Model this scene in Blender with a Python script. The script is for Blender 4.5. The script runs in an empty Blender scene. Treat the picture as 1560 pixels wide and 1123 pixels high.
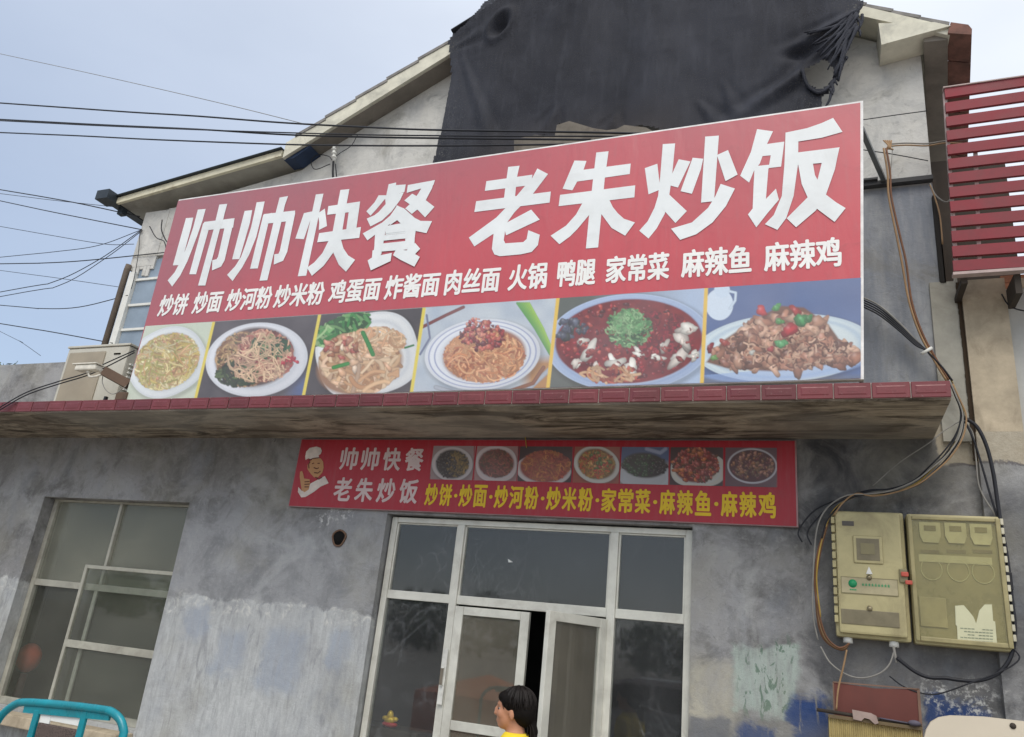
import bpy, bmesh, math, random
import numpy as np
from mathutils import Vector, Matrix

random.seed(7)
RNG = np.random.default_rng(7)
scene = bpy.context.scene
COL = scene.collection

# ------------------------------------------------------------------ camera
CAM_H = 1.8
_f = 1175.0
_Z = np.array([350.0, -3290.0, _f]); _Z /= np.linalg.norm(_Z)
_X = np.array([2990.0, -101.5, -_f]); _X -= _X.dot(_Z) * _Z; _X /= np.linalg.norm(_X)
_Y = np.cross(_Z, _X)
cam_data = bpy.data.cameras.new('camera')
cam = bpy.data.objects.new('camera', cam_data)
COL.objects.link(cam)
cam_data.sensor_width = 36.0
cam_data.lens = _f / 1560.0 * 36.0
cam_data.clip_start = 0.05
cam_data.clip_end = 2000.0
cam.matrix_world = Matrix((
    (_X[0], -_X[1], -_X[2], 0.0),
    (_Y[0], -_Y[1], -_Y[2], 0.0),
    (_Z[0], -_Z[1], -_Z[2], CAM_H),
    (0, 0, 0, 1)))
scene.camera = cam

# ------------------------------------------------------------------ sky and sun
SUN_EL, SUN_AZ = math.radians(54), math.radians(168)    # high behind thin cloud, in front of the facade
world = bpy.data.worlds.new('World')
scene.world = world
world.use_nodes = True
wn = world.node_tree
wn.nodes.clear()
wo = wn.nodes.new('ShaderNodeOutputWorld')
wb = wn.nodes.new('ShaderNodeBackground')
sky = wn.nodes.new('ShaderNodeTexSky')
sky.sky_type = 'NISHITA'
sky.sun_disc = False
sky.sun_elevation = SUN_EL
sky.sun_rotation = SUN_AZ
sky.air_density = 1.0
sky.dust_density = 1.5
sky.ozone_density = 2.0
# thin high cloud veil over the clear sky
wtc = wn.nodes.new('ShaderNodeTexCoord')
wmp = wn.nodes.new('ShaderNodeMapping'); wmp.inputs['Scale'].default_value = (1.0, 1.0, 2.6)
wns = wn.nodes.new('ShaderNodeTexNoise'); wns.inputs['Scale'].default_value = 1.6
wns.inputs['Detail'].default_value = 5; wns.inputs['Roughness'].default_value = 0.5
wrm = wn.nodes.new('ShaderNodeMapRange')
wrm.inputs['From Min'].default_value = 0.3; wrm.inputs['From Max'].default_value = 0.75
wrm.inputs['To Min'].default_value = 0.62; wrm.inputs['To Max'].default_value = 0.84
wmx = wn.nodes.new('ShaderNodeMix'); wmx.data_type = 'RGBA'
wmx.inputs[7].default_value = (7.1, 7.9, 9.1, 1)
wn.links.new(wtc.outputs['Generated'], wmp.inputs['Vector'])
wn.links.new(wmp.outputs['Vector'], wns.inputs['Vector'])
wn.links.new(wns.outputs['Fac'], wrm.inputs['Value'])
wdp = wn.nodes.new('ShaderNodeVectorMath'); wdp.operation = 'DOT_PRODUCT'; wdp.inputs[1].default_value = (0.62, -0.1, 0.62)
wn.links.new(wtc.outputs['Generated'], wdp.inputs[0])
wr2 = wn.nodes.new('ShaderNodeMapRange'); wr2.inputs['From Min'].default_value = -0.4; wr2.inputs['From Max'].default_value = 0.5
wr2.inputs['To Min'].default_value = 0.42; wr2.inputs['To Max'].default_value = 1.18
wn.links.new(wdp.outputs['Value'], wr2.inputs['Value'])
wml = wn.nodes.new('ShaderNodeMath'); wml.operation = 'MULTIPLY'; wml.use_clamp = True
wn.links.new(wrm.outputs['Result'], wml.inputs[0]); wn.links.new(wr2.outputs['Result'], wml.inputs[1])
wn.links.new(wml.outputs[0], wmx.inputs[0])
wn.links.new(sky.outputs['Color'], wmx.inputs[6])
wvc = wn.nodes.new('ShaderNodeMix'); wvc.data_type = 'RGBA'
wvc.inputs[6].default_value = (7.2, 8.0, 9.3, 1); wvc.inputs[7].default_value = (8.4, 8.8, 9.4, 1)
wr3 = wn.nodes.new('ShaderNodeMapRange'); wr3.interpolation_type = 'SMOOTHSTEP'
wr3.inputs['From Min'].default_value = -0.35; wr3.inputs['From Max'].default_value = 0.45
wn.links.new(wdp.outputs['Value'], wr3.inputs['Value']); wn.links.new(wr3.outputs['Result'], wvc.inputs[0])
wn.links.new(wvc.outputs[2], wmx.inputs[7])
wn.links.new(wmx.outputs[2], wb.inputs['Color'])
wb.inputs['Strength'].default_value = 0.10
wn.links.new(wb.outputs['Background'], wo.inputs['Surface'])

sun_data = bpy.data.lights.new('sun', 'SUN')
sun = bpy.data.objects.new('sun', sun_data)
COL.objects.link(sun)
sun_data.energy = 1.5
sun_data.angle = math.radians(38)
sun_data.color = (1.0, 0.93, 0.82)
_sd = Vector((math.sin(SUN_AZ) * math.cos(SUN_EL), math.cos(SUN_AZ) * math.cos(SUN_EL), math.sin(SUN_EL)))
sun.rotation_euler = _sd.to_track_quat('Z', 'Y').to_euler()

scene.view_settings.view_transform = 'Standard'
scene.view_settings.look = 'None'
scene.view_settings.exposure = 0.46
scene.view_settings.gamma = 1.0
scene.view_settings.use_curve_mapping = False
scene.cycles.max_bounces = 8

# ------------------------------------------------------------------ survey helpers
def at(px, py, y=6.0):
    """Point of the place seen at a photograph position and lying at depth y."""
    d = np.array([px - 780.0, py - 561.5, _f])
    k = y / d.dot(_Y)
    return Vector((k * d.dot(_X), y, CAM_H + k * d.dot(_Z)))
def project(P):
    """numpy (n,3) world points -> photograph positions (n,2)"""
    d = P[:, 0:1] * _X + P[:, 1:2] * _Y + (P[:, 2:3] - CAM_H) * _Z
    return np.stack([780 + _f * d[:, 0] / d[:, 2], 561.5 + _f * d[:, 1] / d[:, 2]], 1)
def lin(c):
    c = c / 255.0
    return c / 12.92 if c <= 0.04045 else ((c + 0.055) / 1.055) ** 2.4
def C3(r, g, b): return (lin(r), lin(g), lin(b), 1.0)

# ------------------------------------------------------------------ materials
MATS = {}
class NT:
    """small helper for building node materials"""
    def __init__(s, name, rough=0.8, metal=0.0, spec=0.3):
        s.m = bpy.data.materials.new(name); s.m.use_nodes = True
        s.t = s.m.node_tree; s.b = s.t.nodes['Principled BSDF']; s.o = s.t.nodes['Material Output']
        s.b.inputs['Roughness'].default_value = rough
        s.b.inputs['Metallic'].default_value = metal
        s.b.inputs['Specular IOR Level'].default_value = spec
        s.geo = s.t.nodes.new('ShaderNodeNewGeometry')
        s.pos = s.geo.outputs['Position']
    def n(s, ty, **kw):
        nd = s.t.nodes.new(ty)
        for k, v in kw.items(): setattr(nd, k, v)
        return nd
    def l(s, a, b): s.t.links.new(a, b)
    def mapping(s, scale=(1, 1, 1), rot=(0, 0, 0), src=None):
        mp = s.n('ShaderNodeMapping'); mp.inputs['Scale'].default_value = scale; mp.inputs['Rotation'].default_value = rot
        s.l(src or s.pos, mp.inputs['Vector']); return mp.outputs['Vector']
    def noise(s, scale, detail=6, rough=0.6, vec=None, dist=0.0):
        nd = s.n('ShaderNodeTexNoise'); nd.inputs['Scale'].default_value = scale
        nd.inputs['Detail'].default_value = detail; nd.inputs['Roughness'].default_value = rough
        nd.inputs['Distortion'].default_value = dist
        s.l(vec or s.pos, nd.inputs['Vector']); return nd.outputs['Fac']
    def rng(s, v, a, b, c=0.0, d=1.0, smooth=False):
        nd = s.n('ShaderNodeMapRange')
        if smooth: nd.interpolation_type = 'SMOOTHSTEP'
        for k, x in zip(('From Min', 'From Max', 'To Min', 'To Max'), (a, b, c, d)): nd.inputs[k].default_value = x
        s.l(v, nd.inputs['Value']); return nd.outputs['Result']
    def math(s, op, a, b=None, clamp=False):
        nd = s.n('ShaderNodeMath', operation=op); nd.use_clamp = clamp
        for i, x in enumerate((a, b)):
            if x is None: continue
            if isinstance(x, (int, float)): nd.inputs[i].default_value = x
            else: s.l(x, nd.inputs[i])
        return nd.outputs[0]
    def mix(s, f, a, b):
        nd = s.n('ShaderNodeMix', data_type='RGBA')
        for i, x in ((0, f), (6, a), (7, b)):
            if isinstance(x, (int, float)): nd.inputs[i].default_value = x
            elif isinstance(x, tuple): nd.inputs[i].default_value = x
            else: s.l(x, nd.inputs[i])
        return nd.outputs[2]
    def xyz(s):
        nd = s.n('ShaderNodeSeparateXYZ'); s.l(s.pos, nd.inputs[0]); return nd.outputs
    def color(s, c):
        if isinstance(c, tuple): s.b.inputs['Base Color'].default_value = c
        else: s.l(c, s.b.inputs['Base Color'])
    def rough(s, v): s.l(v, s.b.inputs['Roughness'])
    def bump(s, h, strength=0.3, dist=0.01):
        nd = s.n('ShaderNodeBump'); nd.inputs['Strength'].default_value = strength; nd.inputs['Distance'].default_value = dist
        s.l(h, nd.inputs['Height']); s.l(nd.outputs['Normal'], s.b.inputs['Normal'])
    def box(s, X, Zc, x0, x1, z0, z1, soft=0.05, wob=None, amp=0.1):
        """soft-edged box mask with an uneven edge, in metres on the wall"""
        def edge(v, lo, hi):
            a = s.rng(v, lo - soft, lo + soft, smooth=True); b = s.rng(v, hi - soft, hi + soft, 1, 0, smooth=True)
            return s.math('MULTIPLY', a, b)
        if wob is not None:
            w = s.math('MULTIPLY', s.math('SUBTRACT', wob, 0.5), amp * 2)
            X = s.math('ADD', X, w); Zc = s.math('ADD', Zc, w)
        return s.math('MULTIPLY', edge(X, x0, x1), edge(Zc, z0, z1))

def simple(name, col, rough=0.6, metal=0.0, spec=0.3, var=0.25, scale=6.0, dirt=None, dirt_amt=0.5, bump=0.0, bscale=60):
    """a plain surface with uneven tone, dirt and a little relief"""
    if name in MATS: return MATS[name]
    s = NT(name, rough, metal, spec)
    n1 = s.noise(scale, 7, 0.65)
    c0 = tuple(x * (1 - var) for x in col[:3]) + (1,); c1 = tuple(min(1, x * (1 + var)) for x in col[:3]) + (1,)
    c = s.mix(s.rng(n1, 0.3, 0.7), c0, c1)
    if dirt:
        n2 = s.noise(scale * 0.7, 8, 0.7, dist=0.6)
        c = s.mix(s.math('MULTIPLY', s.rng(n2, 0.5, 0.72), dirt_amt), c, dirt)
    s.color(c)
    s.rough(s.rng(n1, 0.3, 0.7, max(0.02, rough - 0.12), min(1, rough + 0.12)))
    if bump: s.bump(s.noise(bscale, 4, 0.6), bump, 0.004)
    MATS[name] = s.m
    return s.m

# ------------------------------------------------------------------ object helpers
def wloc(o):
    v = Vector((0, 0, 0))
    while o is not None:
        v += o.location; o = o.parent
    return v
def tag(o, label=None, cat=None, group=None, kind=None):
    if label: o['label'] = label
    if cat: o['category'] = cat
    if group: o['group'] = group
    if kind: o['kind'] = kind
    return o
def thing(name, loc, label, cat, group=None):
    o = bpy.data.objects.new(name, None); COL.objects.link(o)
    o.location = loc; o.empty_display_size = 0.1
    return tag(o, label, cat, group)
class MB:
    """collects shapes in world coordinates, then links them as ONE object"""
    def __init__(s): s.v = []; s.f = []; s.sm = []; s.mi = []; s.cur = 0
    def add(s, vs, fs, smooth=False):
        k = len(s.v); s.v += [tuple(v) for v in vs]
        for f in fs: s.f.append([i + k for i in f]); s.sm.append(smooth); s.mi.append(s.cur)
        return s
    def box(s, a, b):
        x0, y0, z0 = a; x1, y1, z1 = b
        return s.add([(x0,y0,z0),(x1,y0,z0),(x1,y1,z0),(x0,y1,z0),(x0,y0,z1),(x1,y0,z1),(x1,y1,z1),(x0,y1,z1)],
                     [(0,3,2,1),(4,5,6,7),(0,1,5,4),(1,2,6,5),(2,3,7,6),(3,0,4,7)])
    def cbox(s, a, b, c=0.006):
        """box with chamfered edges"""
        bm = bmesh.new(); bmesh.ops.create_cube(bm, size=1)
        for v in bm.verts:
            v.co = Vector([(a[i] + b[i]) / 2 + v.co[i] * (b[i] - a[i]) for i in range(3)])
        bmesh.ops.bevel(bm, geom=bm.edges[:], offset=c, segments=2, profile=0.6, affect='EDGES')
        bm.verts.index_update()
        s.add([v.co[:] for v in bm.verts], [[v.index for v in f.verts] for f in bm.faces], False)
        bm.free(); return s
    def prism(s, pts, y0, y1, shear=0.0):
        """xz outline extruded along y"""
        n = len(pts)
        vs = [(x, y0, z) for x, z in pts] + [(x + shear, y1, z) for x, z in pts]
        fs = [list(range(n)), list(range(2*n-1, n-1, -1))] + [(i, i+n, (i+1) % n + n, (i+1) % n) for i in range(n)]
        return s.add(vs, fs)
    def bar(s, p, q, w, h, up=(0, 0, 1)):
        p, q = Vector(p), Vector(q); d = (q - p).normalized(); u = Vector(up)
        sd = d.cross(u); sd = sd.normalized() if sd.length > 1e-5 else Vector((1, 0, 0)); u = sd.cross(d).normalized()
        vs = []
        for c in (p, q):
            for a, b in ((-1,-1),(1,-1),(1,1),(-1,1)): vs.append(c + sd * a * w / 2 + u * b * h / 2)
        return s.add(vs, [(0,1,2,3),(7,6,5,4),(0,4,5,1),(1,5,6,2),(2,6,7,3),(3,7,4,0)])
    def tube(s, pts, r, n=8, caps=True):
        pts = [Vector(p) for p in pts]; rs = r if isinstance(r, (list, tuple)) else [r] * len(pts)
        rings = []; prev = None
        for i, p in enumerate(pts):
            d = (pts[min(i+1, len(pts)-1)] - pts[max(i-1, 0)]).normalized()
            if prev is None:
                a = d.cross(Vector((0, 0, 1)))
                if a.length < 0.1: a = d.cross(Vector((1, 0, 0)))
                a.normalize()
            else: a = (prev - d * prev.dot(d)).normalized()
            prev = a; b = d.cross(a)
            rings.append([p + (a * math.cos(t) + b * math.sin(t)) * rs[i] for t in [2*math.pi*k/n for k in range(n)]])
        vs = [v for rg in rings for v in rg]
        fs = [(i*n+k, i*n+(k+1) % n, (i+1)*n+(k+1) % n, (i+1)*n+k) for i in range(len(pts)-1) for k in range(n)]
        if caps: fs += [list(range(n-1, -1, -1)), list(range((len(pts)-1)*n, len(pts)*n))]
        return s.add(vs, fs, True)
    def disc(s, c, axis, r, h, n=24):
        c, axis = Vector(c), Vector(axis).normalized()
        return s.tube([c - axis*h/2, c + axis*h/2], r, n)
    def ball(s, c, r, seg=16, rings=10):
        rx, ry, rz = r if isinstance(r, (tuple, list)) else (r, r, r)
        vs = []; fs = []
        for i in range(rings + 1):
            t = math.pi * i / rings
            for k in range(seg):
                a = 2*math.pi*k/seg
                vs.append((c[0] + rx*math.sin(t)*math.cos(a), c[1] + ry*math.sin(t)*math.sin(a), c[2] + rz*math.cos(t)))
        for i in range(rings):
            for k in range(seg): fs.append((i*seg+k, i*seg+(k+1) % seg, (i+1)*seg+(k+1) % seg, (i+1)*seg+k))
        return s.add(vs, fs, True)
    def build(s, name, mat, parent=None, loc=None, label=None, kind=None):
        base = Vector(loc) if loc is not None else (wloc(parent) if parent else Vector((0, 0, 0)))
        me = bpy.data.meshes.new(name)
        me.from_pydata([(v[0]-base.x, v[1]-base.y, v[2]-base.z) for v in s.v], [], s.f)
        me.polygons.foreach_set('use_smooth', s.sm)
        for m in (mat if isinstance(mat, (list, tuple)) else [mat]): me.materials.append(m)
        if any(s.mi): me.polygons.foreach_set('material_index', s.mi)
        me.update()
        o = bpy.data.objects.new(name, me); COL.objects.link(o)
        if parent: o.parent = parent
        o.location = base - (wloc(parent) if parent else Vector((0, 0, 0)))
        if label: o['label'] = label
        if kind: o['kind'] = kind
        return o
def spline(pts, sub=6):
    pts = [Vector(p) for p in pts]; out = []
    P = [pts[0]*2 - pts[1]] + pts + [pts[-1]*2 - pts[-2]]
    for i in range(1, len(P)-2):
        for k in range(sub):
            t = k/sub; a, b, c, d = P[i-1], P[i], P[i+1], P[i+2]
            out.append(0.5*((2*b) + (c-a)*t + (2*a-5*b+4*c-d)*t*t + (3*b-a-3*c+d)*t*t*t))
    out.append(pts[-1]); return out
def text_mesh(body, bold=0.02):
    """outline of a line of characters as (verts, faces), scaled to a unit box"""
    cu = bpy.data.curves.new('lettering', 'FONT'); cu.body = body; cu.offset = bold
    cu.fill_mode = 'FRONT'; cu.resolution_u = 4
    o = bpy.data.objects.new('lettering', cu); COL.objects.link(o)
    dg = bpy.context.evaluated_depsgraph_get(); dg.update()
    me = o.evaluated_get(dg).to_mesh()
    v = np.array([p.co[:2] for p in me.vertices]) if len(me.vertices) else np.zeros((1, 2))
    f = [list(p.vertices) for p in me.polygons]
    o.evaluated_get(dg).to_mesh_clear()
    bpy.data.objects.remove(o); bpy.data.curves.remove(cu)
    v = (v - v.min(0)) / np.maximum(v.max(0) - v.min(0), 1e-6)
    return v, f
def put_text(mb, body, x0, x1, z0, z1, y, bold=0.02):
    """print a line; strokes are thickened by shifted copies laid a fraction of a millimetre apart"""
    v, f = text_mesh(body, 0.0)
    h = (z1-z0); r = bold*h
    x0 += r; x1 -= r; z0 += r; z1 -= r
    for k in range(9):
        a = 2*math.pi*k/8; dx, dz = (r*math.cos(a), r*math.sin(a)) if k < 8 else (0, 0)
        mb.add([(x0+dx + p*(x1-x0), y-0.00015*k, z0+dz + q_*(z1-z0)) for p, q_ in v], f)
# ------------------------------------------------------------------ wall material
def wall_material():
    s = NT('weathered_cement_render', 0.88, 0, 0.25)
    X, _, Zc = s.xyz()
    big = s.noise(0.9, 5, 0.6, dist=0.4); mid = s.noise(3.2, 8, 0.68, dist=0.5)
    fine = s.noise(22, 8, 0.7); streak = s.noise(5.5, 7, 0.65, vec=s.mapping((1.6, 1.6, 0.22)))
    brush = s.noise(9, 6, 0.7, vec=s.mapping((2.4, 1, 0.35)), dist=0.8)
    c = s.mix(s.rng(big, 0.32, 0.68), (0.20, 0.197, 0.195, 1), (0.335, 0.335, 0.34, 1))
    c = s.mix(s.math('MULTIPLY', s.rng(mid, 0.46, 0.62), 0.72), c, (0.115, 0.114, 0.112, 1))
    c = s.mix(s.math('MULTIPLY', s.rng(s.noise(1.7, 7, 0.62, dist=1.4), 0.52, 0.66), 0.6), c, (0.40, 0.405, 0.40, 1))
    c = s.mix(s.math('MULTIPLY', s.rng(streak, 0.52, 0.75), 0.22), c, (0.44, 0.44, 0.43, 1))
    c = s.mix(s.math('MULTIPLY', s.rng(fine, 0.52, 0.75), 0.5), c, (0.44, 0.44, 0.42, 1))
    c = s.mix(s.math('MULTIPLY', s.rng(s.noise(11, 8, 0.75, dist=2.0), 0.56, 0.66), 0.4), c, (0.10, 0.10, 0.105, 1))
    # bluish skim coat from 1.2 to 2.7 m, brown stain and painted-in shade just under the canopy
    c = s.mix(s.math('MULTIPLY', s.box(X, Zc, -5.9, -3.5, 0.0, 2.75, 0.25, mid, 0.3), 0.3), c, (0.36, 0.385, 0.425, 1))
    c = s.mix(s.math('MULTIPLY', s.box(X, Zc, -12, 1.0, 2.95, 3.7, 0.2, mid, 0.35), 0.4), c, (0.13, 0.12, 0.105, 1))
    # pale whitewash band with a ragged upper edge
    ww = s.box(X, Zc, -12.0, -3.3, -0.5, 1.92, 0.02, mid, 0.12)
    ww2 = s.math('MULTIPLY', s.math('MULTIPLY', ww, s.rng(brush, 0.3, 0.6, 0.3, 1.0)), s.rng(s.noise(1.9, 6, 0.65, dist=0.8), 0.33, 0.6, 0.4, 1.0))
    c = s.mix(s.math('MULTIPLY', ww2, 0.8), c, (0.54, 0.56, 0.56, 1))
    c = s.mix(s.math('MULTIPLY', s.math('MULTIPLY', ww, s.rng(s.noise(4.5, 8, 0.75, vec=s.mapping((1.6, 1, 0.5)), dist=1.2), 0.54, 0.66)), 0.55), c, (0.20, 0.205, 0.22, 1))
    rim = s.box(X, Zc, -12.0, -3.3, 1.80, 1.935, 0.03, mid, 0.12)
    c = s.mix(s.math('MULTIPLY', rim, s.rng(s.noise(7, 7, 0.7, dist=1.5), 0.50, 0.66)), c, (0.60, 0.60, 0.57, 1))
    for (x0, x1, z0, z1) in ((-5.12, -4.83, 1.32, 1.66), (-4.62, -4.2, 1.22, 1.7), (-5.55, -5.3, 1.55, 1.85), (-3.95, -3.75, 1.45, 1.75)):
        c = s.mix(s.math('MULTIPLY', s.box(X, Zc, x0, x1, z0, z1, 0.06, mid, 0.22), s.rng(brush, 0.3, 0.6, 0.25, 0.75)), c, (0.30, 0.34, 0.41, 1))
    # white smears
    sm = s.box(X, Zc, -4.25, -3.95, 2.68, 2.78, 0.05, mid, 0.25)
    c = s.mix(s.math('MULTIPLY', sm, s.rng(fine, 0.5, 0.6)), c, (0.6, 0.6, 0.6, 1))
    # soot around the meter cables
    c = s.mix(s.math('MULTIPLY', s.box(X, Zc, -0.1, 0.85, 2.85, 3.55, 0.12, mid, 0.4), s.rng(s.noise(2.6, 8, 0.7, dist=1.0), 0.36, 0.62, 0.35, 0.95)), c, (0.045, 0.046, 0.052, 1))
    c = s.mix(s.math('MULTIPLY', s.box(X, Zc, -0.05, 0.12, 1.75, 3.0, 0.12, mid, 0.3), 0.6), c, (0.05, 0.053, 0.06, 1))
    c = s.mix(s.math('MULTIPLY', s.box(X, Zc, 1.08, 1.4, 1.7, 3.1, 0.1, mid, 0.3), 0.6), c, (0.07, 0.072, 0.08, 1))
    c = s.mix(s.math('MULTIPLY', s.box(X, Zc, -0.15, 1.0, 1.75, 2.1, 0.1, mid, 0.4), 0.55), c, (0.09, 0.09, 0.095, 1))
    # beige plaster of the old column, breaking off along a ragged crack
    cb = s.box(X, Zc, 0.80, 1.6, 3.29, 4.9, 0.012, mid, 0.10)
    c = s.mix(s.math('MULTIPLY', cb, 0.9), c, s.mix(s.rng(fine, 0.3, 0.7), (0.36, 0.31, 0.23, 1), (0.46, 0.41, 0.32, 1)))
    c = s.mix(s.math('MULTIPLY', s.box(X, Zc, 0.86, 1.6, 3.275, 3.295, 0.008, mid, 0.10), 0.7), c, (0.07, 0.06, 0.07, 1))
    # painted-out patches low on the right
    def pm(px0, py0, px1, py1):
        a = at(px0, py1); b = at(px1, py0); return a.x, b.x, a.z, b.z
    x0, x1, z0, z1 = pm(1052, 1010, 1120, 1095)
    m = s.math('MULTIPLY', s.box(X, Zc, x0, x1, z0, z1, 0.06, mid, 0.18), s.rng(mid, 0.38, 0.6, 0.25, 0.85))
    c = s.mix(m, c, (0.50, 0.47, 0.38, 1))
    x0, x1, z0, z1 = pm(1118, 985, 1210, 1085)
    gp = s.box(X, Zc, x0, x1, z0, z1, 0.03, mid, 0.16)
    c = s.mix(s.math('MULTIPLY', gp, s.rng(brush, 0.3, 0.6, 0.25, 0.75)), c, (0.42, 0.50, 0.45, 1))
    x0, x1, z0, z1 = pm(1125, 970, 1205, 1090)
    gd = s.math('MULTIPLY', s.box(X, Zc, x0, x1, z0, z1, 0.05, mid, 0.1), s.rng(s.noise(14, 5, 0.6, vec=s.mapping((1, 1, 0.5)), dist=1.0), 0.56, 0.6))
    c = s.mix(s.math('MULTIPLY', gd, 0.75), c, (0.09, 0.16, 0.11, 1))
    x0, x1, z0, z1 = pm(1050, 1096, 1112, 1180)
    c = s.mix(s.math('MULTIPLY', s.box(X, Zc, x0, x1, z0, z1, 0.02, mid, 0.05), 0.8), c, (0.13, 0.14, 0.17, 1))
    for q in ((1206, 1066, 1266, 1200), (1122, 1112, 1175, 1200), (1412, 1070, 1515, 1130)):
        x0, x1, z0, z1 = pm(*q)
        bl = s.math('MULTIPLY', s.box(X, Zc, x0, x1, z0, z1, 0.035, mid, 0.22), s.rng(brush, 0.30, 0.42))
        c = s.mix(s.math('MULTIPLY', bl, 0.92), c, (0.016, 0.052, 0.18, 1))
    x0, x1, z0, z1 = pm(1400, 1048, 1520, 1075)
    m = s.math('MULTIPLY', s.box(X, Zc, x0, x1, z0, z1, 0.05, mid, 0.2), s.rng(fine, 0.5, 0.6))
    c = s.mix(m, c, (0.6, 0.6, 0.58, 1))
    # little knocks and holes
    vo = s.n('ShaderNodeTexVoronoi'); vo.inputs['Scale'].default_value = 2.3; s.l(s.pos, vo.inputs['Vector'])
    kn = s.math('MULTIPLY', s.rng(vo.outputs['Distance'], 0.02, 0.055, 1, 0), s.rng(mid, 0.5, 0.55))
    c = s.mix(s.math('MULTIPLY', kn, 0.8), c, (0.05, 0.045, 0.04, 1))
    # warm and cool tints of old plaster, hairline cracks, grit
    c = s.mix(s.math('MULTIPLY', s.rng(s.noise(1.3, 6, 0.6, vec=s.mapping((1, 1, 1), (0, 0.7, 0.3))), 0.5, 0.7), 0.4), c, (0.27, 0.255, 0.20, 1))
    c = s.mix(s.math('MULTIPLY', s.rng(s.noise(2.4, 6, 0.6, vec=s.mapping((1, 1, 0.7), (0, 1.9, 0.1))), 0.55, 0.72), 0.35), c, (0.24, 0.265, 0.31, 1))
    ck = s.n('ShaderNodeTexVoronoi', feature='DISTANCE_TO_EDGE'); ck.inputs['Scale'].default_value = 0.9
    wv = s.n('ShaderNodeVectorMath', operation='ADD'); nz_ = s.n('ShaderNodeTexNoise'); nz_.inputs['Scale'].default_value = 2.5; nz_.inputs['Detail'].default_value = 8; s.l(s.pos, nz_.inputs['Vector'])
    s.l(s.pos, wv.inputs[0]); s.l(nz_.outputs['Color'], wv.inputs[1]); s.l(wv.outputs[0], ck.inputs['Vector'])
    crk = s.math('MULTIPLY', s.rng(ck.outputs['Distance'], 0.0, 0.006, 1, 0), s.rng(s.noise(1.1, 3, 0.5), 0.56, 0.62))
    c = s.mix(s.math('MULTIPLY', crk, 0.15), c, (0.07, 0.065, 0.06, 1))
    grit = s.noise(75, 4, 0.8)
    c = s.mix(s.math('MULTIPLY', s.rng(grit, 0.58, 0.72), 0.3), c, (0.12, 0.115, 0.11, 1))
    s.color(c)
    h = s.math('ADD', s.math('ADD', s.math('MULTIPLY', grit, 0.25), mid), s.math('ADD', s.math('MULTIPLY', fine, 0.35), s.math('MULTIPLY', ww, 0.5)))
    s.bump(s.math('SUBTRACT', h, kn), 0.6, 0.02)
    return s.m
def gable_material():
    s = NT('cement_gable_render', 0.9, 0, 0.2)
    X, _, Zc = s.xyz()
    big = s.noise(0.8, 5, 0.6); mid = s.noise(2.6, 8, 0.66, dist=0.7); fine = s.noise(16, 8, 0.7)
    streak = s.noise(4, 7, 0.65, vec=s.mapping((1.6, 1.6, 0.25)))
    c = s.mix(s.rng(big, 0.3, 0.7), (0.47, 0.465, 0.44, 1), (0.62, 0.61, 0.575, 1))
    c = s.mix(s.math('MULTIPLY', s.rng(mid, 0.46, 0.72), 0.6), c, (0.24, 0.245, 0.26, 1))
    c = s.mix(s.math('MULTIPLY', s.rng(streak, 0.5, 0.75), 0.4), c, (0.58, 0.56, 0.50, 1))
    c = s.mix(s.math('MULTIPLY', s.rng(fine, 0.55, 0.8), 0.35), c, (0.28, 0.28, 0.27, 1))
    c = s.mix(s.math('MULTIPLY', s.box(X, Zc, -0.5, 1.1, 3.5, 5.57, 0.02), s.rng(streak, 0.3, 0.6, 0.45, 0.9)), c, (0.19, 0.21, 0.25, 1))
    c = s.mix(s.math('MULTIPLY', s.box(X, Zc, -3.2, -0.9, 5.2, 6.4, 0.15, mid, 0.3), 0.5), c, (0.30, 0.25, 0.19, 1))
    c = s.mix(s.math('MULTIPLY', s.rng(s.noise(1.5, 8, 0.7, dist=1.3), 0.52, 0.66), 0.45), c, (0.20, 0.185, 0.15, 1))
    c = s.mix(s.math('MULTIPLY', s.rng(s.noise(7, 8, 0.75, dist=1.5), 0.55, 0.68), 0.4), c, (0.15, 0.15, 0.155, 1))
    s.color(c)
    s.bump(s.math('ADD', mid, s.math('MULTIPLY', fine, 0.4)), 0.6, 0.02)
    return s.m
def soffit_material():
    s = NT('stained_concrete_soffit', 0.9, 0, 0.2)
    v = s.mapping((0.5, 2.2, 1))
    a = s.noise(2.2, 8, 0.7, vec=v, dist=1.2); b = s.noise(6, 8, 0.7, dist=0.5); big = s.noise(0.7, 4, 0.5)
    c = s.mix(s.rng(b, 0.3, 0.7), (0.29, 0.24, 0.18, 1), (0.42, 0.36, 0.28, 1))
    c = s.mix(s.math('MULTIPLY', s.rng(a, 0.45, 0.6), 0.9), c, (0.045, 0.034, 0.026, 1))
    c = s.mix(s.math('MULTIPLY', s.rng(s.noise(1.1, 6, 0.65, dist=0.8), 0.46, 0.6), 0.6), c, (0.09, 0.07, 0.055, 1))
    c = s.mix(s.math('MULTIPLY', s.rng(big, 0.48, 0.62), 0.5), c, (0.34, 0.32, 0.28, 1))
    s.color(c); s.bump(b, 0.4, 0.015)
    return s.m
M_wall = wall_material(); M_gable = gable_material(); M_soffit = soffit_material()
M_tile = None
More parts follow.
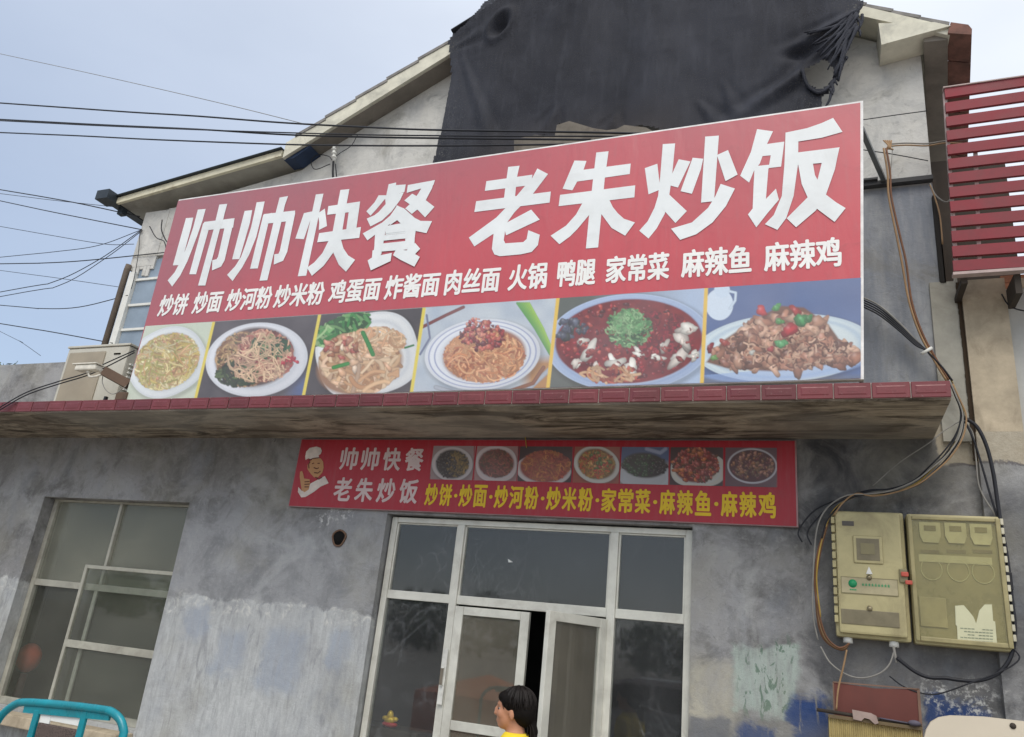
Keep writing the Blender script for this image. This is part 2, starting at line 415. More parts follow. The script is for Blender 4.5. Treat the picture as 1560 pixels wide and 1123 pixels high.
def tile_material():
    s = NT('glazed_maroon_tile', 0.35, 0, 0.5)
    oi = s.n('ShaderNodeObjectInfo')
    n1 = s.noise(9, 7, 0.65)
    c = s.mix(oi.outputs['Random'], (0.125, 0.020, 0.026, 1), (0.19, 0.034, 0.040, 1))
    c = s.mix(s.math('MULTIPLY', s.rng(n1, 0.45, 0.75), 0.5), c, (0.09, 0.022, 0.024, 1))
    c = s.mix(s.math('MULTIPLY', s.rng(s.noise(30, 6, 0.7), 0.6, 0.75), 0.35), c, (0.4, 0.3, 0.28, 1))
    s.color(c); s.rough(s.rng(n1, 0.3, 0.7, 0.28, 0.6)); return s.m
M_tile = tile_material()
M_grout = simple('pale_grout', (0.42, 0.36, 0.33, 1), 0.9)
M_alum = simple('weathered_aluminium_frame', (0.64, 0.635, 0.57, 1), 0.42, 0.15, 0.4, var=0.12, scale=5, dirt=(0.22, 0.19, 0.15, 1), dirt_amt=0.35)
M_alum2 = simple('grimy_window_frame', (0.40, 0.39, 0.33, 1), 0.5, 0.1, 0.4, var=0.15, scale=6, dirt=(0.16, 0.13, 0.10, 1), dirt_amt=0.55)
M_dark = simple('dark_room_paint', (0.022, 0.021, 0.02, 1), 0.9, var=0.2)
M_black = simple('black_rubber', (0.018, 0.018, 0.02, 1), 0.5)
M_verge = simple('pale_cement_verge', (0.62, 0.60, 0.50, 1), 0.88, var=0.18, scale=4, dirt=(0.2, 0.2, 0.19, 1), dirt_amt=0.6, bump=0.4, bscale=30)
M_cream = simple('cream_painted_fascia', (0.72, 0.68, 0.52, 1), 0.8, var=0.12, scale=5, dirt=(0.3, 0.24, 0.16, 1), dirt_amt=0.6)
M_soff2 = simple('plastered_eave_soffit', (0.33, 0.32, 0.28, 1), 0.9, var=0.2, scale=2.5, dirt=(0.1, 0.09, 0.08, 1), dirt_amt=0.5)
M_rtile = simple('brown_clay_roof_tile', (0.19, 0.095, 0.075, 1), 0.85, var=0.35, scale=9, dirt=(0.06, 0.045, 0.04, 1), dirt_amt=0.6, bump=0.4, bscale=40)
M_gtile = simple('grey_clay_roof_tile', (0.22, 0.21, 0.20, 1), 0.85, var=0.3, scale=9, dirt=(0.08, 0.075, 0.07, 1))
M_gutter = simple('dark_metal_gutter', (0.045, 0.055, 0.065, 1), 0.5, 0.4)
M_beige = simple('beige_concrete_post', (0.42, 0.355, 0.26, 1), 0.9, var=0.28, scale=4, dirt=(0.16, 0.125, 0.085, 1), dirt_amt=0.75, bump=0.6, bscale=18)
M_side = simple('pale_side_render', (0.42, 0.42, 0.40, 1), 0.9, var=0.15, scale=2, dirt=(0.24, 0.24, 0.22, 1), dirt_amt=0.5, bump=0.3, bscale=25)
M_pil = simple('rough_pilaster_cement', (0.36, 0.345, 0.295, 1), 0.92, var=0.22, scale=4, dirt=(0.18, 0.17, 0.14, 1), dirt_amt=0.6, bump=0.4, bscale=30)
M_blueb = simple('pale_blue_panel', (0.24, 0.30, 0.37, 1), 0.5, 0, 0.4, var=0.2, scale=3)
M_brick = simple('orange_brick', (0.42, 0.19, 0.11, 1), 0.9, var=0.3, scale=12)
M_white = simple('white_paint', (0.7, 0.7, 0.66, 1), 0.5, var=0.1)
M_brown = simple('dark_weathered_timber', (0.05, 0.04, 0.032, 1), 0.8, var=0.3)
def glass_material(name, dust, dustcol, smear=0.0, tint=(0.90, 0.92, 0.91, 1), fres=1.0):
    """real pane: reflects by Fresnel, lets the dark room show, carries a film of dust"""
    s = NT(name, 0.5); s.t.nodes.remove(s.b)
    tr = s.n('ShaderNodeBsdfTransparent'); tr.inputs['Color'].default_value = tint
    gl = s.n('ShaderNodeBsdfGlossy'); gl.inputs['Roughness'].default_value = 0.03
    df = s.n('ShaderNodeBsdfDiffuse'); df.inputs['Color'].default_value = dustcol
    fr = s.n('ShaderNodeLayerWeight'); fr.inputs['Blend'].default_value = 0.5
    mr = s.n('ShaderNodeMapRange'); mr.inputs['To Max'].default_value = 1.0
    ff = s.math('ADD', s.math('MULTIPLY', s.math('POWER', fr.outputs['Facing'], 5.0), 0.9*fres), 0.045*fres, True)
    m1 = s.n('ShaderNodeMixShader'); m2 = s.n('ShaderNodeMixShader')
    n1 = s.noise(1.6, 6, 0.6)
    f = s.rng(n1, 0.3, 0.7, dust * 0.6, dust * 1.3)
    if smear:
        msk = s.rng(s.noise(1.7, 3, 0.5), 0.44, 0.58)
        def ring(sc, w, rot):
            a_ = s.noise(sc, 2.0, 0.4, vec=s.mapping((1, 1, 0.55), (0, rot, 0)), dist=1.6)
            return s.rng(s.math('ABSOLUTE', s.math('SUBTRACT', a_, 0.5)), 0.0, w, 1, 0)
        line = s.math('MULTIPLY', s.math('ADD', ring(2.1, 0.02, 0.4), s.math('ADD', ring(3.2, 0.016, -0.5), ring(4.4, 0.02, 1.0))), msk)
        line = s.math('MULTIPLY', line, s.rng(s.noise(30, 4, 0.7), 0.35, 0.65, 0.3, 1.0))
        f = s.math('ADD', f, s.math('MULTIPLY', line, smear), True)
    s.l(f, m2.inputs[0]); s.l(ff, m1.inputs[0])
    s.l(tr.outputs[0], m1.inputs[1]); s.l(gl.outputs[0], m1.inputs[2])
    s.l(m1.outputs[0], m2.inputs[1]); s.l(df.outputs[0], m2.inputs[2])
    s.l(m2.outputs[0], s.o.inputs['Surface'])
    return s.m
M_glass = glass_material('shopfront_glass', 0.06, (0.35, 0.36, 0.38, 1), 0.10)
M_glass2 = glass_material('door_glass', 0.36, (0.24, 0.22, 0.18, 1), 0.0, (0.9, 0.92, 0.91, 1), 1.8)
M_glass3 = glass_material('dusty_window_glass', 0.40, (0.33, 0.33, 0.27, 1))
M_glass4 = glass_material('side_window_glass', 0.09, (0.33, 0.33, 0.27, 1))

# ------------------------------------------------------------------ ground
g = MB(); g.add([(-300, -300, 0), (300, -300, 0), (300, 300, 0), (-300, 300, 0)], [(0, 1, 2, 3)])
go = g.build('ground', simple('worn_concrete_ground', (0.32, 0.30, 0.27, 1), 0.9, var=0.2, scale=0.6, dirt=(0.14, 0.13, 0.12, 1), bump=0.3, bscale=20), kind='structure')
go['label'] = 'worn concrete yard in front of the restaurant'

# ------------------------------------------------------------------ the restaurant building
B = thing('restaurant_building', (-3.3, 6.0, 0), 'two storey grey cement restaurant building with gabled roof and tiled canopy ledge', 'building')
def wall_openings(mb, x0, x1, z0, z1, y, th, ops):
    xs = sorted(set([x0, x1] + [o[0] for o in ops] + [o[1] for o in ops]))
    zs = sorted(set([z0, z1] + [o[2] for o in ops] + [o[3] for o in ops]))
    for i in range(len(xs)-1):
        for j in range(len(zs)-1):
            cx, cz = (xs[i]+xs[i+1])/2, (zs[j]+zs[j+1])/2
            if any(o[0] < cx < o[1] and o[2] < cz < o[3] for o in ops): continue
            for yy, fl in ((y, False), (y+th, True)):
                q = [(xs[i], yy, zs[j]), (xs[i+1], yy, zs[j]), (xs[i+1], yy, zs[j+1]), (xs[i], yy, zs[j+1])]
                mb.add(q[::-1] if fl else q, [(0, 1, 2, 3)])
    for (a, b, c, d) in ops:
        mb.add([(a, y, c), (a, y+th, c), (a, y+th, d), (a, y, d)], [(0, 1, 2, 3)])
        mb.add([(b, y, c), (b, y+th, c), (b, y+th, d), (b, y, d)], [(3, 2, 1, 0)])
        mb.add([(a, y, d), (b, y, d), (b, y+th, d), (a, y+th, d)], [(3, 2, 1, 0)])
        mb.add([(a, y, c), (b, y, c), (b, y+th, c), (a, y+th, c)], [(0, 1, 2, 3)])
WIN = (-7.87, -5.835, 0.72, 2.80)
DOOR = (-3.57, -0.905, 0.0, 2.775)
w = MB(); wall_openings(w, -13.0, 1.31, 0.0, 3.577, 6.0, 0.24, [WIN, DOOR])
w.build('ground_floor_wall', M_wall, B)
# dark rooms behind the glass
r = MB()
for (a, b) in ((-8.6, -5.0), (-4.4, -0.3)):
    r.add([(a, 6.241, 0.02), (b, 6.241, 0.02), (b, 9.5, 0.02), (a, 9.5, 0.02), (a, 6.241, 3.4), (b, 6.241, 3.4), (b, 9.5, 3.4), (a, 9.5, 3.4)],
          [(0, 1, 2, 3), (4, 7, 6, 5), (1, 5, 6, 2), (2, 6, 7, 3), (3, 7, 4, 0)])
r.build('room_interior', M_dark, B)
# canopy ledge and its course of tiles
CZ0, CZ1, CY = 3.468, 3.578, 5.09
c = MB(); c.box((-13.0, CY, 3.463), (0.765, 5.998, 3.575))
canopy = c.build('canopy_slab', M_soffit, B, label='stained concrete canopy slab above the shopfront')
gm = MB(); gm.box((-13.0, 5.082, 3.474), (0.767, 5.0895, 3.578)); gm.build('grout_bed', M_grout, canopy)
def tile_mesh(wd, hg):
    bm = bmesh.new(); bmesh.ops.create_cube(bm, size=1)
    for v in bm.verts: v.co = Vector((v.co.x*wd, v.co.y*0.012, v.co.z*hg))
    bmesh.ops.bevel(bm, geom=bm.edges[:], offset=0.003, segments=1, affect='EDGES')
    for s_, wy, dp in ((0.8, 0.55, 0.0025), (0.32, 0.2, 0.003)):
        a, b = wd*s_/2, hg*wy/2
        vs = [bm.verts.new((x, y, z)) for (x, y, z) in ((-a, -0.0061, -b), (a, -0.0061, -b), (a, -0.0061, b), (-a, -0.0061, b),
              (-a*0.9, -0.006-dp, -b*0.75), (a*0.9, -0.006-dp, -b*0.75), (a*0.9, -0.006-dp, b*0.75), (-a*0.9, -0.006-dp, b*0.75))]
        for f in ((4, 5, 6, 7), (0, 1, 5, 4), (1, 2, 6, 5), (2, 3, 7, 6), (3, 0, 4, 7)): bm.faces.new([vs[i] for i in f])
    me = bpy.data.meshes.new('tile'); bm.to_mesh(me); bm.free(); me.materials.append(M_tile); return me
TP = 0.2215
tm = tile_mesh(TP - 0.007, 0.103)
bl = wloc(canopy)
for i in range(60):
    o = bpy.data.objects.new('tile', tm); COL.objects.link(o); o.parent = canopy
    o.location = Vector((0.769 - TP*(i+0.5), 5.076 + random.uniform(-0.0015, 0.0015), 3.5255 + random.uniform(-0.001, 0.001))) - bl
    o.rotation_euler = (random.uniform(-0.01, 0.01), random.uniform(-0.004, 0.004), random.uniform(-0.008, 0.008))
# upper gable wall
u = MB()
u.prism([(-7.5, 3.58), (0.905, 3.58), (0.92, 6.86), (0.6, 7.05), (-1.9, 8.52), (-5.05, 6.86), (-5.36, 6.62), (-7.5, 6.30)], 6.0, 6.24)
u.box((-7.5, 6.24, 3.58), (-7.26, 12.5, 6.25))
u.prism([(0.68, 3.58), (0.905, 3.58), (0.92, 6.84), (0.68, 6.84)], 6.24, 12.5, 0.8)
u.build('gable_wall', M_gable, B)
lg = MB(); lg.box((0.25, 5.94, 5.575), (0.915, 5.998, 5.612)); lg.box((0.30, 5.915, 5.613), (0.52, 5.998, 5.63))
lg.build('string_course', simple('dark_slate_ledge', (0.06, 0.06, 0.062, 1), 0.8), B)
# roof
def band(mb, a, b, t, y0, y1, shear=0.0):
    mb.prism([(a[0], a[1]-t), (b[0], b[1]-t), b, a], y0, y1, shear)
rf = MB()
AP = (-1.9, 8.70)
band(rf, (-5.46, 6.835), AP, 0.2, 5.76, 12.5)
rf.prism([(AP[0], AP[1]-0.2), (1.105, 6.79), (1.12, 6.875), AP], 5.76, 5.998)
rf.prism([(AP[0], AP[1]-0.2), (1.105, 6.79), (1.12, 6.875), AP], 5.9985, 12.5, 0.8)
rf.prism([(0.59, 7.02), (0.60, 6.79), (1.115, 6.865), (1.0, 6.93)], 5.735, 5.997)
roof = rf.build('roof', M_verge, B, label='pale cement gable roof with a tile edge')
sof = MB(); sof.prism([(-5.44, 6.62), (-4.9, 6.86), (-4.9, 6.9), (-5.46, 6.64)], 5.77, 5.99)
# clay tile ends along the left verge
for i in range(9):
    x = -5.35 + i*0.36; z = 6.835 + 0.5235*(x+5.46)
    t = MB(); t.bar((x, 5.90, z+0.012), (x+0.37, 5.90, z+0.012+0.165), 0.30, 0.035); t.build('roof_tile', M_gtile, roof)
for i in range(4):
    x = 0.30 + i*0.2; z = 6.79 + 0.085 + (1.12-x)*0.605 + 0.005
    t = MB(); t.bar((x, 5.90, z+0.02), (x+0.21, 5.90, z-0.09), 0.26, 0.03); t.build('roof_tile', M_gtile, roof)
# brown tile ends hanging over the right eave, running back along the side of the house
y = 5.74; i = 0
while y < 12.0:
    sx = 0.122*(y-5.76)*1.0
    t = MB(); hh = 0.045
    prof = [(1.09+sx, 6.80), (1.255+sx, 6.745), (1.262+sx, 6.80), (1.24+sx, 6.85), (1.12+sx, 6.905)]
    t.prism(prof, y, y+0.33, 0.04); t.build('roof_tile', M_rtile, roof, label='brown clay tile at the right eave')
    y += 0.345; i += 1
M_soff3 = simple('shaded_brown_soffit', (0.21, 0.19, 0.165, 1), 0.92, var=0.25, scale=3, dirt=(0.08, 0.07, 0.06, 1), dirt_amt=0.6, bump=0.4, bscale=20)  # dark brown soffit, shade under the verge put into its colour
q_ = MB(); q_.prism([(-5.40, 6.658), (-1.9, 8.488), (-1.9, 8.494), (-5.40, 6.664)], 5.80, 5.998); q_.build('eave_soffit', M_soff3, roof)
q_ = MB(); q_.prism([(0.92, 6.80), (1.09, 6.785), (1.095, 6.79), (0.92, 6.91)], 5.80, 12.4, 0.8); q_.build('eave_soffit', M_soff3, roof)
# low lean-to roof at the left, with soffit and gutter
lr = MB()
band(lr, (-7.86, 6.43), (-5.49, 6.745), 0.078, 5.76, 5.80)
lr.prism([(-7.84, 6.37), (-5.50, 6.68), (-5.50, 6.74), (-7.84, 6.425)], 5.801, 12.0)
left_roof = lr.build('lean_to_roof', [M_cream], B, label='shallow lean-to roof slab at the left end')
t = MB(); t.prism([(-7.9, 6.432), (-5.48, 6.748), (-5.48, 6.758), (-7.9, 6.442)], 5.72, 12.0); t.build('roof_felt', M_gutter, left_roof)
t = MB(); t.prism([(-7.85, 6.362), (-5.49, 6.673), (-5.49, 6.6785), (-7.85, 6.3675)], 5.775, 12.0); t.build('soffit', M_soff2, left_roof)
t = MB(); t.box((-8.00, 5.70, 6.36), (-7.87, 9.0, 6.45)); t.box((-8.06, 5.62, 6.35), (-7.86, 5.80, 6.47)); t.box((-7.93, 5.86, 6.27), (-7.85, 5.93, 6.36)); t.build('gutter', M_gutter, left_roof)
# blue grey end cap where the lean-to meets the gable
t = MB(); t.prism([(-5.47, 6.63), (-5.34, 6.64), (-5.14, 6.77), (-5.42, 6.77)], 5.80, 5.997)
t.build('flashing', simple('blue_sheet_flashing', (0.022, 0.04, 0.085, 1), 0.6), left_roof)
# torn plaster and blue panels at the left corner of the upper storey
cx = MB(); cx.box((-7.56, 5.955, 5.55), (-7.18, 5.998, 6.30)); cx.box((-7.20, 5.962, 5.68), (-6.55, 5.998, 6.32))
for k in range(7):
    x = -7.56 + k*0.055; cx.box((x, 5.957, 5.55 - random.uniform(0.02, 0.14)), (x+0.05, 5.997, 5.551))
cx.build('torn_plaster', M_gable, B, label='flaking corner plaster under the lean-to eave')
uw = MB()
uw.box((-7.50, 5.93, 3.60), (-7.41, 5.998, 5.47))
for z in (4.06, 4.41, 4.72, 5.03, 5.36): uw.box((-7.405, 5.955, z), (-5.9, 5.9975, z+0.028))
upw = uw.build('upper_window', M_white, B, label='upper window frame of white bars half hidden behind the sign')
up = MB()
for z0, z1 in ((3.60, 4.06), (4.09, 4.41), (4.44, 4.72), (4.75, 5.03), (5.06, 5.36), (5.39, 5.64)):
    q = MB(); q.box((-7.405, 5.975, z0), (-5.9, 5.998, z1)); q.build('window_panel', M_blueb, upw)
t = MB(); t.tube([(-7.56, 5.93, 3.60), (-7.56, 5.93, 5.5), (-7.55, 5.93, 5.57)], 0.035, 10); t.build('downpipe', simple('rusty_brown_pipe', (0.12, 0.095, 0.075, 1), 0.7), B)
# bird-nest dark tear under the eave
# grey parapet at far left
p = MB(); p.box((-13.0, 6.0, 3.577), (-7.51, 6.2, 4.385))
tag(p.build('parapet_wall', M_wall), 'low grey cement parapet wall behind the air conditioner at far left', 'wall')

# shopfront ------------------------------------------------------
FY0, FY1 = 6.075, 6.135
def member(mb, x0, x1, z0, z1, y0=FY0, y1=FY1): mb.cbox((x0, y0, z0), (x1, y1, z1), 0.004)
s = MB()
XL, XR, ZT = -3.555, -0.915, 2.76
M1a, M1b, M2a, M2b, T0, T1 = -2.90, -2.835, -1.555, -1.49, 2.065, 2.135
member(s, XL, XL+0.055, 0.0, ZT); member(s, XR-0.05, XR, 0.0, ZT)
member(s, XL+0.056, XR-0.051, ZT-0.045, ZT, FY0+0.002, FY1-0.002)
member(s, M1a, M1b, 0.0, ZT-0.046, FY0-0.006, FY1); member(s, M2a, M2b, 0.0, ZT-0.046, FY0-0.006, FY1)
for a, b in ((XL+0.056, M1a-0.001), (M1b+0.001, M2a-0.001), (M2b+0.001, XR-0.051)):
    member(s, a, b, T0, T1, FY0+0.003, FY1-0.002)
    s.cbox((a, FY0+0.02, ZT-0.058), (b, FY1-0.01, ZT-0.046), 0.003)
for a, b in ((XL+0.056, M1a-0.001), (M2b+0.001, XR-0.051)): member(s, a, b, 0.05, 0.12, FY0+0.003, FY1-0.002)
# pane beads
for a, b in ((XL+0.056, M1a-0.001), (M1b+0.001, M2a-0.001), (M2b+0.001, XR-0.051)):
    s.cbox((a, FY0+0.012, T1+0.001), (a+0.014, FY1-0.012, ZT-0.059), 0.002); s.cbox((b-0.014, FY0+0.012, T1+0.001), (b, FY1-0.012, ZT-0.059), 0.002)
shop = s.build('shopfront', M_alum, B, label='six light white aluminium shopfront with dark glass')
PY = 6.105
def pane(x0, x1, z0, z1, mat, par, y=PY, name='pane'):
    q = MB(); q.box((x0, y, z0), (x1, y+0.005, z1)); return q.build(name, mat, par)
for a, b in ((XL+0.05, M1a+0.005), (M1b-0.005, M2a+0.005), (M2b-0.005, XR-0.045)): pane(a, b, T1-0.006, ZT-0.04, M_glass, shop)
for a, b in ((XL+0.05, M1a+0.005), (M2b-0.005, XR-0.045)): pane(a, b, 0.11, T0+0.006, M_glass, shop)
# closed left door leaf
def leaf(L, yaw, hinge, right_stile_in=True):
    """door leaf of width L, built along +x from 0, then turned about its hinge"""
    root_loc = wloc(B)
    parts = {}
    f = MB(); y0, y1 = -0.02, 0.02
    f.cbox((0.0, y0, 0.03), (0.075, y1, 2.05), 0.004); f.cbox((L-0.075, y0, 0.03), (L, y1, 2.05), 0.004)
    for z0, z1 in ((0.03, 0.13), (1.12, 1.19), (1.985, 2.05)): f.cbox((0.076, y0+0.002, z0), (L-0.076, y1-0.002, z1), 0.004)
    def mk(mb, name, mat, par):
        me_o = mb.build(name, mat, None); me_o.parent = par; return me_o
    d = mk(f, 'door', M_alum, B); d.location = Vector(hinge) - root_loc; d.rotation_euler = (0, 0, yaw)
    for z0, z1 in ((0.125, 1.125), (1.185, 1.99)):
        q = MB(); q.box((0.07, -0.003, z0), (L-0.07, 0.003, z1)); mk(q, 'pane', M_glass2, d)
    return d, mk
d1, mk = leaf(0.655, 0.0, (-2.832, 6.085, 0)); d1['label'] = 'closed left leaf of the white glass double door'
def lockplate(mk, par, x, z, y):
    h = MB(); h.cbox((x-0.022, y-0.012, z-0.21), (x+0.022, y, z+0.21), 0.006)
    h.cbox((x-0.012, y-0.032, z-0.07), (x+0.012, y-0.0125, z+0.07), 0.004)
    mk(h, 'handle', simple('white_handle_plate', (0.66, 0.66, 0.62, 1), 0.35), par)
    h2 = MB(); h2.cbox((x-0.013, y-0.036, z-0.062), (x+0.013, y-0.0325, z+0.062), 0.001); mk(h2, 'grip', simple('worn_grey_grip', (0.16, 0.14, 0.11, 1), 0.5), par)
lockplate(mk, d1, -0.03, 1.50, -0.03)
d2, mk = leaf(0.655, 0.0, (-1.56, 6.07, 0)); d2['label'] = 'right leaf of the white glass double door standing open outwards'
d2.rotation_euler = (0, 0, math.radians(180 + 66))
hp = MB(); p_ = at(912, 1050, 6.06)
hp.cbox((p_.x-0.024, 6.045, 1.28), (p_.x+0.024, 6.068, 1.72), 0.005)
hp.cbox((p_.x-0.012, 6.03, 1.42), (p_.x+0.012, 6.0445, 1.56), 0.004)
hp.build('door_closer_plate', simple('white_handle_plate', (0.66, 0.66, 0.62, 1), 0.35), shop)

# left window ----------------------------------------------------
WY = 6.13
s = MB(); a, b, z0, z1 = WIN
def X_(px, py, y=WY): return at(px, py, y).x
def Z_(px, py, y=WY): return at(px, py, y).z
s.cbox((a+0.002, WY, z0), (a+0.06, WY+0.06, z1), 0.004); s.cbox((b-0.05, WY, z0), (b-0.002, WY+0.06, z1), 0.004)
s.cbox((a+0.061, WY+0.002, z1-0.024), (b-0.051, WY+0.058, z1-0.002), 0.004)
zt0 = Z_(90, 890)-0.03; zt1 = zt0+0.065
s.cbox((a+0.061, WY+0.003, zt0), (b-0.051, WY+0.057, zt1), 0.004)
xm = X_(172, 818)
s.cbox((xm-0.016, WY-0.004, zt1+0.001), (xm+0.018, WY+0.054, z1-0.025), 0.004); s.cbox((xm-0.026, WY+0.01, zt1+0.001), (xm-0.0165, WY+0.05, z1-0.025), 0.002)
s.cbox((a+0.061, WY+0.003, z0+0.001), (b-0.051, WY+0.057, z0+0.07), 0.004)
win = s.build('window', M_alum2, B, label='wide aluminium window with a sliding sash left of the door')
pane(a+0.055, xm-0.012, zt1-0.005, z1-0.02, M_glass3, win, WY+0.03)
pane(xm+0.012, b-0.045, zt1-0.005, z1-0.02, M_glass3, win, WY+0.03)
pane(a+0.055, b-0.045, z0+0.06, zt0+0.005, M_glass4, win, WY+0.035)
sx0 = X_(104, 968, 6.10); zs = Z_(200, 866, 6.10)
s = MB(); SY = 6.085
s.cbox((sx0-0.018, SY, z0+0.08), (sx0+0.018, SY+0.03, zs), 0.003)
s.cbox((sx0+0.019, SY, zs-0.035), (b-0.06, SY+0.028, zs), 0.003)
zr = Z_(165, 988, 6.10)
s.cbox((sx0+0.019, SY, zr-0.035), (b-0.06, SY+0.028, zr+0.035), 0.003)
s.cbox((b-0.059, SY, z0+0.08), (b-0.03, SY+0.03, zs), 0.003)
sx1 = X_(127, 980, 6.16)
s.cbox((sx1-0.022, 6.14, z0+0.08), (sx1+0.022, 6.158, zt0-0.001), 0.003)
sash = s.build('sash', M_alum2, win)
pane(sx0+0.01, b-0.05, z0+0.08, zs-0.02, M_glass4, win, SY+0.015)
# worn wall hole with a rusty lip
h = at(517, 820, 6.0)
m = MB(); m.disc((h.x, 5.996, h.z), (0, 1, 0), 0.062, 0.006, 20)  # flat black disc standing in for the dark inside the hole
ho = thing('vent_hole', (h.x, 5.99, h.z), 'small round black hole knocked in the wall left of the door, below the red sign', 'hole')
m.build('hole_disc', simple('hole_black', (0.004, 0.004, 0.004, 1), 0.9), ho)
m = MB(); m.tube([(h.x+0.066*math.cos(t)*(1+0.12*math.sin(3*t)), 5.993, h.z+0.07*math.sin(t)) for t in np.linspace(0, 2*math.pi, 22)], 0.009, 6, False)
m.build('broken_edge', simple('rusty_broken_edge', (0.16, 0.10, 0.07, 1), 0.9), ho)

# neighbouring structures at the right ---------------------------
N = thing('neighbour_wall', (1.3, 6.0, 0), 'neighbouring beige column and grey wall at the right edge', 'wall')
q = MB(); q.box((0.825, 5.965, 3.44), (1.0, 5.999, 4.68)); q.box((0.99, 5.97, 3.42), (1.012, 5.999, 4.75)); q.build('pilaster', M_pil, N)
q = MB()
zz = 0.0
q.box((1.022, 5.93, 0.0), (1.308, 5.9985, 3.50)); 
q.build('column_base', M_wall, N)
q = MB(); q.box((1.026, 5.932, 3.501), (1.306, 6.3, 4.665)); q.build('column', M_beige, N, label='beige concrete column above a ragged dark crack')
q = MB()
for k in range(60):
    z = 3.3 + k*0.0235
    if z > 4.66: break
    q.box((1.0-0.004*random.random(), 5.955, z), (1.032+random.uniform(-0.010, 0.016), 5.9715, z+0.0235))
q.build('crack', simple('dark_brown_crack', (0.045, 0.03, 0.018, 1), 0.95), N)
q = MB(); q.box((1.3105, 5.99, 0.0), (5.0, 6.2, 4.60)); q.build('side_wall', M_side, N)
q = MB(); q.box((1.15, 6.21, 4.60), (1.33, 6.45, 4.72)); q.box((1.40, 5.985, 4.601), (1.9, 6.3, 4.68)); q.build('coping', M_beige, N)
for k in range(4):
    q = MB(); q.box((1.30+0.115*(k % 2), 6.01, 4.605+0.06*(k//2)), (1.40+0.115*(k % 2), 6.12, 4.66+0.06*(k//2))); q.build('brick', M_brick, N)
q = MB(); q.box((0.955, 6.6, 3.5), (at(1538, 300, 6.6).x, 6.8, at(1500, 238, 6.6).z)); q.box((0.93, 6.5, 4.6), (1.02, 6.6, 6.0)); q.build('back_wall', M_brown, N)
# red slatted screen
R_ = thing('slatted_screen', (1.2, 5.6, 4.58), 'red slatted louvre screen at the upper right edge of the photograph', 'screen')
M_red = simple('faded_red_slat_paint', (0.21, 0.028, 0.038, 1), 0.55, 0, 0.3, var=0.18, scale=4, dirt=(0.11, 0.025, 0.03, 1))
tops = [137, 158.5, 180, 201, 222.5, 244, 265.5, 287, 308.5, 331, 353.5, 376.5, 398.5]
for k, ty in enumerate(tops):
    xl = 1438.5 + (ty-137)*0.047
    a = at(xl, ty, 5.60); hgt = 0.083
    q = MB(); L = 2.2
    zL = a.z; sl = 0.0 + 0.055*(0.5-k/13.0)
    q.add([(a.x, 5.585, zL-hgt), (a.x+L, 5.585, zL-hgt+sl), (a.x+L, 5.585, zL+sl), (a.x, 5.585, zL),
           (a.x, 5.61, zL-hgt), (a.x+L, 5.61, zL-hgt+sl), (a.x+L, 5.61, zL+sl), (a.x, 5.61, zL)],
          [(0, 1, 2, 3), (7, 6, 5, 4), (0, 4, 5, 1), (3, 2, 6, 7), (0, 3, 7, 4), (1, 5, 6, 2)])
    q.build('slat', M_red, R_)
M_rail = simple('pink_grey_rail', (0.42, 0.33, 0.31, 1), 0.6)
for a_, b_ in (((0.955, 5.63, 4.56), (1.0, 5.63, 6.13)), ((1.095, 5.63, 4.56), (1.16, 5.63, 5.6)), ((2.2, 5.63, 4.56), (2.2, 5.63, 6.13))): q = MB(); q.bar(a_, b_, 0.025, 0.03, (0, 1, 0)); q.build('upright', M_rail, R_)
for bb in (((0.925, 5.58, 4.545), (3.1, 5.64, 4.566)), ((0.985, 5.575, 6.143), (3.1, 5.63, 6.152))): q = MB(); q.box(*bb); q.build('rail', M_rail, R_)
for bb in (((1.30, 5.64, 4.4), (1.34, 5.9, 4.545)), ((0.98, 5.64, 4.50), (1.02, 5.98, 4.54))): q = MB(); q.box(*bb); q.build('bracket', M_brown, R_)
